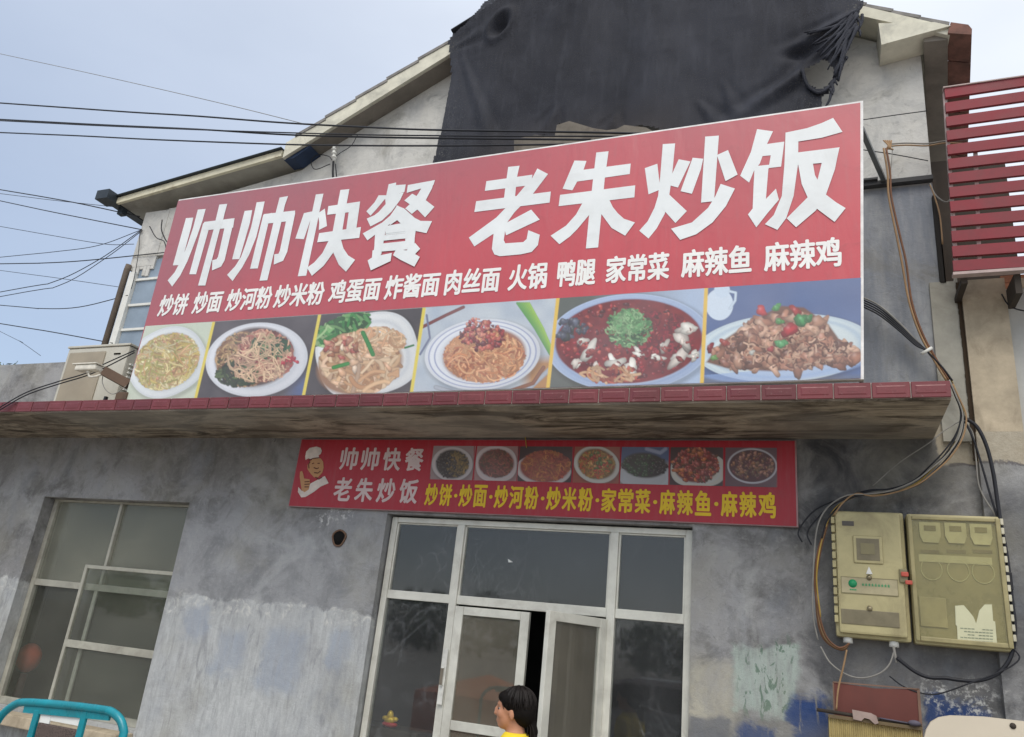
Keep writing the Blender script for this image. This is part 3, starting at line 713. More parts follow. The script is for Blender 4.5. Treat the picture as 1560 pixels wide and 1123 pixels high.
# ------------------------------------------------------------------ printed food pictures
class Pic:
    """a small painter for the flat prints on the signs; works in photograph units"""
    def __init__(s, x0, y0, x1, y1, sc):
        s.x0, s.y0, s.sc = x0, y0, sc
        s.w, s.h = int((x1-x0)*sc), int((y1-y0)*sc)
        s.a = np.full((s.h, s.w, 3), 0.3); s.clip = np.ones((s.h, s.w))
        yy, xx = np.mgrid[0:s.h, 0:s.w]
        s.X = x0 + (xx+0.5)/sc; s.Y = y0 + (yy+0.5)/sc
        s.r = random.Random(5)
    def col(s, c): return np.array([lin(v) for v in c])
    def blend(s, m, c):
        m = (m*s.clip)[..., None]; s.a = s.a*(1-m) + c*m
    def quad(s, p, soft=0.4):
        """mask of a convex outline, given clockwise on the photograph"""
        m = np.ones((s.h, s.w))
        n = len(p)
        for i in range(n):
            (ax, ay), (bx, by) = p[i], p[(i+1) % n]
            L = math.hypot(bx-ax, by-ay)
            d = ((bx-ax)*(s.Y-ay) - (by-ay)*(s.X-ax))/L
            m = np.minimum(m, np.clip(d/soft+0.5, 0, 1))
        return m
    def ell(s, cx, cy, rx, ry, rot=0.0, soft=0.8, sq=2.0):
        c, n = math.cos(math.radians(rot)), math.sin(math.radians(rot))
        u = ((s.X-cx)*c + (s.Y-cy)*n)/rx; v = (-(s.X-cx)*n + (s.Y-cy)*c)/ry
        d = (np.abs(u)**sq + np.abs(v)**sq)**(1/sq)
        return np.clip((1-d)*min(rx, ry)/soft + 0.5, 0, 1), u, v
    def cloud(s, f, seed=0):
        """smooth random field"""
        g = np.random.default_rng(seed).random((int(s.h/s.sc/f)+3, int(s.w/s.sc/f)+3))
        gy = (s.Y-s.y0)/f; gx = (s.X-s.x0)/f
        iy = gy.astype(int); ix = gx.astype(int); fy = gy-iy; fx = gx-ix
        fy = fy*fy*(3-2*fy); fx = fx*fx*(3-2*fx)
        iy1 = np.minimum(iy+1, g.shape[0]-1); ix1 = np.minimum(ix+1, g.shape[1]-1)
        return (g[iy, ix]*(1-fx)+g[iy, ix1]*fx)*(1-fy) + (g[iy1, ix]*(1-fx)+g[iy1, ix1]*fx)*fy
    def patch(s, x, y, r):
        a = int((x-r-s.x0)*s.sc); b = int((x+r-s.x0)*s.sc)+2; c = int((y-r-s.y0)*s.sc); d = int((y+r-s.y0)*s.sc)+2
        return max(a, 0), min(b, s.w), max(c, 0), min(d, s.h)
    def stroke(s, pts, w, c, k=1.0):
        x_ = [p[0] for p in pts]; y_ = [p[1] for p in pts]
        a, _, cc, _ = s.patch(min(x_), min(y_), w+0.6); _, b, _, d = s.patch(max(x_), max(y_), w+0.6)
        if b <= a or d <= cc: return
        X = s.X[cc:d, a:b]; Y = s.Y[cc:d, a:b]; best = np.full(X.shape, 1e9)
        for i in range(len(pts)-1):
            ax, ay = pts[i]; bx, by = pts[i+1]; dx, dy = bx-ax, by-ay; L2 = dx*dx+dy*dy+1e-9
            t = np.clip(((X-ax)*dx+(Y-ay)*dy)/L2, 0, 1)
            best = np.minimum(best, np.hypot(X-ax-t*dx, Y-ay-t*dy))
        m = np.clip((w/2-best)*s.sc+0.5, 0, 1)*s.clip[cc:d, a:b]*k
        edge = np.clip((best - w*0.2)/(w*0.4), 0, 1)[..., None]
        col = c*(1-0.45*edge)
        s.a[cc:d, a:b] = s.a[cc:d, a:b]*(1-m[..., None]) + col*m[..., None]
    def strands(s, cx, cy, rx, ry, n, L, w, pal, curl=1.0, rot=0.0):
        R = s.r; pal = [s.col(c) for c in pal]; cr, sr = math.cos(math.radians(rot)), math.sin(math.radians(rot))
        for i in range(n):
            t = R.uniform(0, 6.283); q = math.sqrt(R.random())*R.uniform(0.88, 1.0)
            u, v = q*rx*math.cos(t), q*ry*math.sin(t)
            x, y = cx+u*cr-v*sr, cy+u*sr+v*cr; a = R.uniform(0, 6.283); da = R.uniform(-0.5, 0.5)*curl
            pts = [(x, y)]
            for k in range(6):
                a += da + R.uniform(-0.25, 0.25)*curl
                nx, ny = x+math.cos(a)*L/6, y+math.sin(a)*L/6
                uu = ((nx-cx)*cr+(ny-cy)*sr)/rx; vv = (-(nx-cx)*sr+(ny-cy)*cr)/ry
                if uu*uu+vv*vv > 1.02: a += 1.6; da = abs(da)+0.2; continue
                x, y = nx, ny; pts.append((x, y))
            if len(pts) < 3: continue
            s.stroke(pts, w*R.uniform(0.7, 1.25), R.choice(pal)*R.uniform(0.6, 1.2), 0.95)
    def chunks(s, cx, cy, rx, ry, n, r, pal, asp=0.7, rot=0.0):
        R = s.r; pal = [s.col(c) for c in pal]; cr, sr = math.cos(math.radians(rot)), math.sin(math.radians(rot))
        for i in range(n):
            t = R.uniform(0, 6.283); q = math.sqrt(R.random())
            u, v = q*rx*math.cos(t), q*ry*math.sin(t); x, y = cx+u*cr-v*sr, cy+u*sr+v*cr
            rr = r*R.uniform(0.55, 1.3); a, b, c, d = s.patch(x, y, rr*1.3)
            if b <= a or d <= c: continue
            X = s.X[c:d, a:b]-x; Y = s.Y[c:d, a:b]-y; th = R.uniform(0, 3.14)
            U = X*math.cos(th)+Y*math.sin(th); V = (-X*math.sin(th)+Y*math.cos(th))/asp
            ang = np.arctan2(V, U); D = np.hypot(U, V)/(rr*(1+0.2*np.sin(2*ang+R.uniform(0, 6))+0.16*np.sin(3*ang+R.uniform(0, 6))+0.05*np.sin(7*ang+R.uniform(0, 6))))
            m = np.clip((1-D)*rr*s.sc*0.7, 0, 1)*s.clip[c:d, a:b]
            col = R.choice(pal)*R.uniform(0.75, 1.2)
            lit = 1.18 - 0.75*np.clip(D, 0, 1)**2 - 0.25*Y/rr
            sp = np.exp(-((X+rr*0.25)**2+(Y+rr*0.35)**2)/(rr*0.25)**2)*0.14
            cc = np.clip(col[None, None]*lit[..., None] + sp[..., None], 0, 1)
            s.a[c:d, a:b] = s.a[c:d, a:b]*(1-m[..., None]) + cc*m[..., None]
    def plate(s, cx, cy, rx, ry, rot, c=(232, 236, 240), sq=2.0, ring=None, well=0.78, shade=(180, 188, 198)):
        m, u, v = s.ell(cx+2, cy+3, rx*1.04, ry*1.05, rot, 5, sq); s.blend(m*0.35, s.col((20, 20, 24)))
        m, u, v = s.ell(cx, cy, rx, ry, rot, 0.8, sq)
        base = s.col(c)[None, None]*(0.93+0.07*np.clip(-u-v, -1, 1))[..., None]
        s.blend(m, base)
        d = (np.abs(u)**sq+np.abs(v)**sq)**(1/sq)
        s.blend(m*np.exp(-((d-well)/0.05)**2)*0.5, s.col(shade))
        s.blend(m*np.exp(-((d-0.97)/0.03)**2)*0.35, s.col(shade))
        if ring:
            for q in (0.83, 0.93): s.blend(m*np.exp(-((d-q)/0.012)**2)*0.8, s.col(ring))
    def sample(s, pt):
        x = (pt[:, 0]-s.x0)*s.sc-0.5; y = (pt[:, 1]-s.y0)*s.sc-0.5
        x = np.clip(x, 0, s.w-1.001); y = np.clip(y, 0, s.h-1.001)
        ix, iy = x.astype(int), y.astype(int); fx, fy = (x-ix)[:, None], (y-iy)[:, None]
        A = s.a
        return (A[iy, ix]*(1-fx)+A[iy, ix+1]*fx)*(1-fy) + (A[iy+1, ix]*(1-fx)+A[iy+1, ix+1]*fx)*fy

def print_material(name, k=1.0, rough=0.45):
    s = NT(name, rough, 0, 0.4)
    at_ = s.n('ShaderNodeAttribute', attribute_name='print'); n1 = s.noise(2.0, 4, 0.5)
    m = s.n('ShaderNodeMix', data_type='RGBA', blend_type='MULTIPLY'); m.inputs[0].default_value = 1.0
    s.l(at_.outputs['Color'], m.inputs[6]); m.inputs[7].default_value = (k, k, k, 1)
    c = s.mix(s.rng(n1, 0.3, 0.8, 0.06, 0.20), m.outputs[2], (0.6, 0.55, 0.58, 1))
    s.color(c); return s.m
M_print = print_material('faded_food_print', 0.92); M_print2 = print_material('food_print_matt', 0.9, 0.5)
def picture(name, pic, corners, y, step, mat, parent, label=None):
    """dense printed panel between four world xz corners TL,TR,BR,BL at depth y"""
    TL, TR, BR, BL = [np.array(c) for c in corners]
    nx = max(2, int(np.linalg.norm(TR-TL)/step)); nz = max(2, int(np.linalg.norm(TL-BL)/step))
    u, v = np.meshgrid(np.linspace(0, 1, nx+1), np.linspace(0, 1, nz+1))
    u = u.ravel()[:, None]; v = v.ravel()[:, None]
    P = (TL*(1-u)+TR*u)*(1-v) + (BL*(1-u)+BR*u)*v
    W = np.stack([P[:, 0], np.full(len(P), y), P[:, 1]], 1)
    col = np.ones((len(P), 4), np.float32); col[:, :3] = pic.sample(project(W))
    base = np.array(wloc(parent))
    i = np.arange(nx)[None, :] + np.arange(nz)[:, None]*(nx+1); i = i.ravel()
    F = np.stack([i, i+nx+1, i+nx+2, i+1], 1)
    me = bpy.data.meshes.new(name)
    me.vertices.add(len(P)); me.vertices.foreach_set('co', (W-base).astype(np.float32).ravel())
    me.loops.add(F.size); me.loops.foreach_set('vertex_index', F.ravel().astype(np.int32))
    me.polygons.add(len(F)); me.polygons.foreach_set('loop_start', (np.arange(len(F))*4).astype(np.int32))
    me.polygons.foreach_set('loop_total', np.full(len(F), 4, np.int32))
    me.update(calc_edges=True); me.validate()
    ca = me.color_attributes.new('print', 'FLOAT_COLOR', 'POINT'); ca.data.foreach_set('color', col.ravel())
    me.materials.append(mat)
    o = bpy.data.objects.new(name, me); COL.objects.link(o); o.parent = parent
    if label: o['label'] = label
    return o

# divisions of the big picture strip: (x at top, y at top, x at bottom, y at bottom)
DV = [(222, 497, 186, 612), (325.7, 493.5, 296.6, 607), (487, 482.5, 461, 604), (646.3, 472, 626, 599), (850, 456, 834, 592), (1076, 438, 1069, 583.7), (1318, 421, 1318, 578)]
def paint_big():
    p = Pic(180, 412, 1322, 620, 2.0)
    R = p.r
    def start(i, bg):
        a, b = DV[i], DV[i+1]
        p.clip = np.ones((p.h, p.w)); p.clip = p.quad([(a[0]-1, a[1]-3), (b[0]+1, b[1]-3), (b[2]+1, b[3]+8), (a[2]-1, a[3]+8)])
        p.blend(np.ones_like(p.clip), p.col(bg))
    # fried shredded pancake on a pale green cloth
    start(0, (196, 208, 190)); p.blend(p.cloud(30, 1)*0.5, p.col((214, 218, 206)))
    p.plate(254, 552, 62, 50, -28, (226, 233, 236), 2.3)
    m, u, v = p.ell(254, 550, 50, 38, -30, 6); p.blend(m*0.9, p.col((132, 104, 60)))
    p.strands(254, 551, 52, 40, 760, 22, 2.3, [(214, 200, 136), (224, 208, 152), (200, 178, 104), (234, 224, 178), (190, 152, 104), (178, 176, 100), (210, 172, 130)], 0.6, -30)
    p.chunks(256, 550, 46, 36, 9, 3, [(222, 216, 170), (150, 160, 80), (196, 140, 110)])
    # fried noodles with greens on a dark table
    start(1, (74, 72, 78)); p.blend(np.clip((p.X-430)/30, 0, 1)*np.clip((p.Y-560)/30, 0, 1)*0.9, p.col((78, 102, 150)))
    p.plate(391, 548, 78, 56, -8, (224, 228, 236))
    m, u, v = p.ell(388, 544, 60, 45, -10, 5); p.blend(m*0.95, p.col((74, 52, 44)))
    p.strands(372, 548, 44, 42, 330, 34, 2.4, [(184, 150, 112), (150, 112, 84), (196, 164, 120), (120, 84, 66), (88, 96, 62)], 1.1)
    p.strands(404, 542, 44, 40, 330, 34, 2.4, [(206, 160, 140), (190, 130, 112), (222, 180, 150), (160, 96, 84), (140, 84, 78)], 1.1)
    p.chunks(388, 540, 20, 12, 26, 6, [(140, 50, 60), (120, 40, 48), (180, 90, 90)]); p.chunks(440, 552, 12, 10, 12, 4, [(176, 50, 66)])
    p.strands(362, 570, 34, 20, 60, 30, 3.6, [(46, 66, 44), (38, 48, 40), (84, 104, 66)], 0.6); p.strands(412, 528, 30, 20, 40, 30, 3.4, [(52, 100, 70), (40, 84, 58), (120, 140, 96)], 0.6)
    p.strands(392, 545, 52, 38, 90, 34, 2.0, [(226, 196, 160), (206, 166, 140)], 1.2)
    # wide noodles with lettuce
    start(2, (70, 68, 72)); p.plate(560, 541, 78, 62, -14, (228, 232, 234), 2.8)
    m, u, v = p.ell(548, 556, 66, 44, -14, 5); p.blend(m*0.95, p.col((150, 112, 84)))
    p.strands(520, 502, 50, 18, 150, 40, 5, [(48, 126, 62), (80, 150, 84), (34, 92, 48), (120, 176, 110), (160, 196, 140)], 0.5, -22)
    p.strands(550, 552, 62, 46, 200, 42, 6, [(214, 178, 140), (198, 156, 118), (228, 200, 166), (178, 134, 98), (220, 188, 160)], 0.8)
    p.strands(574, 520, 44, 22, 160, 34, 3.2, [(222, 184, 146), (206, 160, 124), (232, 204, 170)], 0.9)
    p.chunks(520, 530, 26, 16, 22, 6, [(170, 90, 80), (196, 140, 118), (150, 100, 74)])
    p.chunks(548, 560, 54, 38, 14, 8, [(216, 180, 148), (200, 160, 128), (228, 206, 184)], 0.5)
    p.stroke([(553, 507), (562, 526), (568, 540)], 7, p.col((40, 132, 62))); p.stroke([(508, 560), (530, 554)], 6, p.col((60, 140, 70))); p.stroke([(617, 530), (630, 526)], 3, p.col((40, 120, 60)))
    # noodles with meat sauce on a blue-rimmed plate
    start(3, (196, 206, 214)); p.blend(p.cloud(22, 4)*0.7, p.col((150, 168, 190)))
    p.blend(np.clip((p.X-790)/20, 0, 1)*np.clip((p.Y-540)/14, 0, 1), p.col((176, 132, 88)))
    p.stroke([(640, 500), (680, 480), (706, 468)], 5, p.col((120, 60, 60))); p.stroke([(640, 540), (655, 515), (650, 480)], 3, p.col((110, 120, 150)))
    for k in range(7): p.stroke([(788+k*3, 462), (815+k*2, 500), (838+k, 540)], 3.5, p.col((90+k*10, 160+k*6, 84)))
    p.stroke([(664, 590), (720, 606), (800, 598), (838, 562)], 7, p.col((170, 178, 190))); p.stroke([(770, 598), (812, 584), (828, 560)], 6, p.col((140, 96, 74)))
    p.plate(735, 540, 88, 54, -5, (226, 232, 240), 2.0, (90, 110, 170), 0.7)
    m, u, v = p.ell(738, 541, 63, 40, -8, 4); p.blend(m*0.9, p.col((150, 92, 60)))
    p.strands(738, 543, 62, 40, 560, 40, 2.6, [(216, 158, 112), (200, 134, 90), (228, 178, 132), (180, 108, 74), (222, 166, 124)], 1.2)
    p.chunks(736, 512, 34, 22, 110, 4.5, [(130, 40, 46), (160, 60, 60), (96, 30, 38), (190, 100, 84), (84, 40, 40)])
    p.chunks(726, 500, 18, 14, 40, 3.5, [(170, 70, 74), (200, 130, 110)])
    # fish in red broth
    start(4, (92, 100, 96)); p.blend(np.clip((p.X-900)/150, 0, 1)*0.9, p.col((176, 196, 224)))
    p.plate(958, 522, 126, 74, -3, (196, 214, 240), 2.0, None, 0.9, (90, 120, 170))
    m, u, v = p.ell(958, 520, 112, 64, -3, 2); p.blend(m, p.col((96, 20, 30)))
    p.blend(m*p.cloud(9, 6)*0.8, p.col((140, 40, 44)))
    p.chunks(958, 520, 104, 58, 260, 4, [(120, 20, 34), (150, 34, 44), (80, 14, 24), (176, 70, 60)])
    p.strands(1000, 510, 60, 36, 120, 16, 2.5, [(120, 16, 40), (150, 30, 50), (90, 16, 30)], 0.8)
    p.chunks(870, 502, 22, 16, 40, 6, [(60, 66, 84), (84, 92, 110), (50, 60, 60)])
    for (x, y, r) in ((898, 536, 16), (885, 520, 9), (936, 552, 13), (1000, 545, 12), (1030, 545, 15), (1040, 520, 14), (1010, 530, 11), (880, 552, 10), (960, 560, 14), (1046, 500, 13), (975, 538, 10), (908, 560, 8), (1056, 540, 9)):
        p.chunks(x, y, 4, 3, 2, r*0.95, [(214, 212, 204), (196, 188, 180), (226, 224, 216)], 0.5); p.chunks(x+3, y+2, 6, 4, 3, r*0.35, [(150, 60, 56), (226, 214, 204), (110, 30, 36)], 0.6)
    p.strands(930, 570, 46, 14, 30, 24, 4, [(200, 150, 110), (180, 90, 70), (214, 176, 140)], 0.4)
    p.strands(958, 500, 36, 30, 220, 12, 2.6, [(70, 132, 80), (96, 156, 98), (44, 96, 60), (140, 180, 130)], 1.6)
    p.strands(958, 490, 26, 18, 120, 10, 2.2, [(104, 168, 108), (84, 144, 90), (144, 190, 136)], 1.6)
    # stir fried chicken on a blue table
    start(5, (76, 100, 146)); p.blend(p.cloud(40, 8)*0.4, p.col((96, 124, 172)))
    p.blend(np.clip((p.Y-568)/10, 0, 1)*0.8, p.col((104, 112, 128)))
    m, u, v = p.ell(1096, 464, 21, 24, 0, 1); p.blend(m, p.col((206, 222, 238))); m, u, v = p.ell(1100, 442, 12, 12, 0, 1); p.blend(m, p.col((200, 218, 236)))
    p.stroke([(1112, 444), (1121, 446), (1120, 458), (1112, 470)], 4, p.col((200, 218, 236)))
    p.plate(1196, 530, 136, 52, -3, (214, 228, 232), 2.0, None, 0.86, (140, 170, 200))
    m, u, v = p.ell(1196, 556, 130, 24, -5, 2); p.blend(np.clip(m*(v > 0.2), 0, 1)*0.6, p.col((140, 170, 220)))
    m = p.quad([(1076, 552), (1100, 520), (1150, 486), (1190, 466), (1245, 470), (1262, 494), (1300, 520), (1316, 545), (1260, 556), (1180, 566), (1110, 562)], 3); p.blend(m, p.col((112, 78, 62)))
    for (cx, cy, rx, ry, n) in ((1130, 540, 46, 22, 90), (1190, 545, 70, 20, 110), (1250, 540, 52, 20, 100), (1180, 505, 48, 24, 90), (1225, 505, 36, 26, 80), (1160, 520, 40, 20, 60), (1285, 540, 24, 14, 40)):
        p.chunks(cx, cy, rx, ry, int(n*0.6), 11, [(170, 122, 100), (140, 94, 78), (186, 142, 118), (112, 74, 60), (200, 162, 138), (156, 108, 86)], 0.55)
    p.strands(1200, 530, 100, 32, 150, 11, 2.4, [(196, 156, 130), (110, 70, 56), (170, 120, 98), (90, 58, 48), (206, 172, 148)], 1.3)
    for (x, y, r, c) in ((1160, 474, 9, (176, 44, 50)), (1183, 469, 9, (70, 146, 80)), (1212, 474, 9, (164, 60, 58)), (1222, 488, 11, (62, 136, 80)), (1232, 486, 8, (60, 130, 76)), (1188, 490, 7, (84, 150, 84)), (1203, 503, 12, (164, 44, 52)),
                         (1190, 524, 11, (84, 150, 98)), (1104, 522, 9, (170, 74, 66)), (1088, 545, 9, (110, 160, 84)), (1082, 530, 7, (130, 36, 44)), (1174, 532, 6, (150, 60, 60)), (1145, 537, 7, (206, 208, 200))):
        p.chunks(x, y, 0.5, 0.5, 2, r*0.95, [c], 0.7)
    # yellow dividers
    p.clip = np.ones((p.h, p.w))
    for i in range(1, 6):
        a = DV[i]; wd = 2.0+0.18*i
        p.blend(p.quad([(a[0]-wd, a[1]-3), (a[0]+wd, a[1]-3), (a[2]+wd, a[3]+5), (a[2]-wd, a[3]+5)]), p.col((222, 204, 84) if i < 4 else (226, 190, 84)))
    # print grain and a little softness
    g_ = np.random.default_rng(3).normal(1, 0.05, p.a.shape[:2])[..., None]; p.a = np.clip(p.a*g_, 0, 1)
    p.a = (p.a*2 + np.roll(p.a, 1, 0) + np.roll(p.a, -1, 0) + np.roll(p.a, 1, 1) + np.roll(p.a, -1, 1))/6
    return p

# ------------------------------------------------------------------ big rooftop sign
SY = 5.12
M_signred = None
def sign_red(name, c0, c1, sheen):
    s = NT(name, 0.42, 0, 0.45)
    X, _, Zc = s.xyz(); n1 = s.noise(1.1, 5, 0.55); n2 = s.noise(26, 5, 0.6, vec=s.mapping((1, 1, 0.12)))
    c = s.mix(s.rng(n1, 0.3, 0.7), c0, c1)
    if sheen:   # sky sheen along the top and left, painted into the red
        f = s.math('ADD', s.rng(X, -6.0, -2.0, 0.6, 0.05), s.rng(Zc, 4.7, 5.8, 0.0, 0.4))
        c = s.mix(s.math('MULTIPLY', f, s.rng(n1, 0.2, 0.8, 0.7, 1.1), True), c, sheen)
    c = s.mix(s.math('MULTIPLY', s.rng(n2, 0.5, 0.75), 0.18), c, (0.32, 0.16, 0.17, 1))
    gr = s.noise(5, 8, 0.75, dist=1.0); c = s.mix(s.math('MULTIPLY', s.rng(gr, 0.56, 0.72), 0.22), c, (0.16, 0.07, 0.07, 1))
    s.color(c); s.bump(s.math('ADD', s.noise(2.2, 4, 0.5, vec=s.mapping((1.6, 1, 0.5)), dist=0.8), s.math('MULTIPLY', gr, 0.15)), 0.3, 0.03); return s.m
M_signred = sign_red('sheen_tinted_red_vinyl', (0.56, 0.075, 0.095, 1), (0.47, 0.06, 0.08, 1), (0.30, 0.15, 0.175, 1))
M_signred2 = sign_red('red_vinyl', (0.40, 0.02, 0.035, 1), (0.34, 0.018, 0.03, 1), None)
M_letter = simple('white_vinyl_letter', (0.72, 0.75, 0.76, 1), 0.45, 0, 0.4, var=0.07, scale=3, dirt=(0.45, 0.43, 0.42, 1), dirt_amt=0.3)
M_letter2 = simple('white_vinyl_small_letter', (0.80, 0.80, 0.78, 1), 0.45, 0, 0.4, var=0.05, scale=3)
S1 = thing('sign_board', (-2.85, SY, 3.58), 'large red restaurant banner sign with white characters and six dish pictures standing on the canopy', 'sign')
cTL, cTR, cBR, cBL = at(272, 304, SY), at(1315, 153, SY), at(1316, 577.5, SY), at(189.5, 611, SY)
q = MB(); fr = 0.018
o_ = [(cTL.x, cTL.z), (cTR.x, cTR.z), (cBR.x, cBR.z), (cBL.x, cBL.z)]
q.prism([(cBL.x, cBL.z), (cBR.x, cBR.z), (cTR.x, cTR.z), (cTL.x, cTL.z)], SY+0.004, SY+0.05); q.build('frame', simple('white_banner_edge', (0.74, 0.73, 0.72, 1), 0.5), S1)
def inset(p, dx, dz): return (p[0]+dx, p[1]+dz)
r0 = [inset(o_[0], 0.0, -0.016), inset(o_[1], -0.02, -0.016), inset(o_[2], -0.018, 0.005), inset(o_[3], 0.0, 0.005)]
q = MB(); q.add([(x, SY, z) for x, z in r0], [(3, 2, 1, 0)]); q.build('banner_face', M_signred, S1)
# brace and back frame
brs = []
class _B:
    def bar(s_, *a): m_ = MB(); m_.bar(*a); brs.append(m_)
q = _B()
q.bar(at(1317, 196, 5.2)+Vector((-0.02, 0, 0)), at(1347, 276, 5.96), 0.035, 0.035); q.bar((-6.0, 5.19, 3.60), (-6.0, 5.19, 5.74), 0.03, 0.03, (0, 1, 0)); q.bar((0.28, 5.19, 3.60), (0.28, 5.19, 5.74), 0.03, 0.03, (0, 1, 0))
for x in (-4.4, -2.8, -1.2): q.bar((x, 5.19, 3.6), (x, 5.19, 5.74), 0.03, 0.03, (0, 1, 0)); q.bar((x, 5.2, 5.7), (x, 5.95, 5.3), 0.03, 0.03)
for m_ in brs: m_.build('brace', simple('grey_steel_tube', (0.18, 0.19, 0.19, 1), 0.5, 0.5), S1)
pic = paint_big()
a = at(222, 497, SY); b = at(1316, 423, SY)
picture('food_pictures', pic, [(a.x, a.z), (b.x-0.018, b.z), (cBR.x-0.018, cBR.z+0.005), (cBL.x, cBL.z+0.005)], SY-0.002, 0.0048, M_print, S1,
        'strip of six printed dish photographs along the foot of the banner')
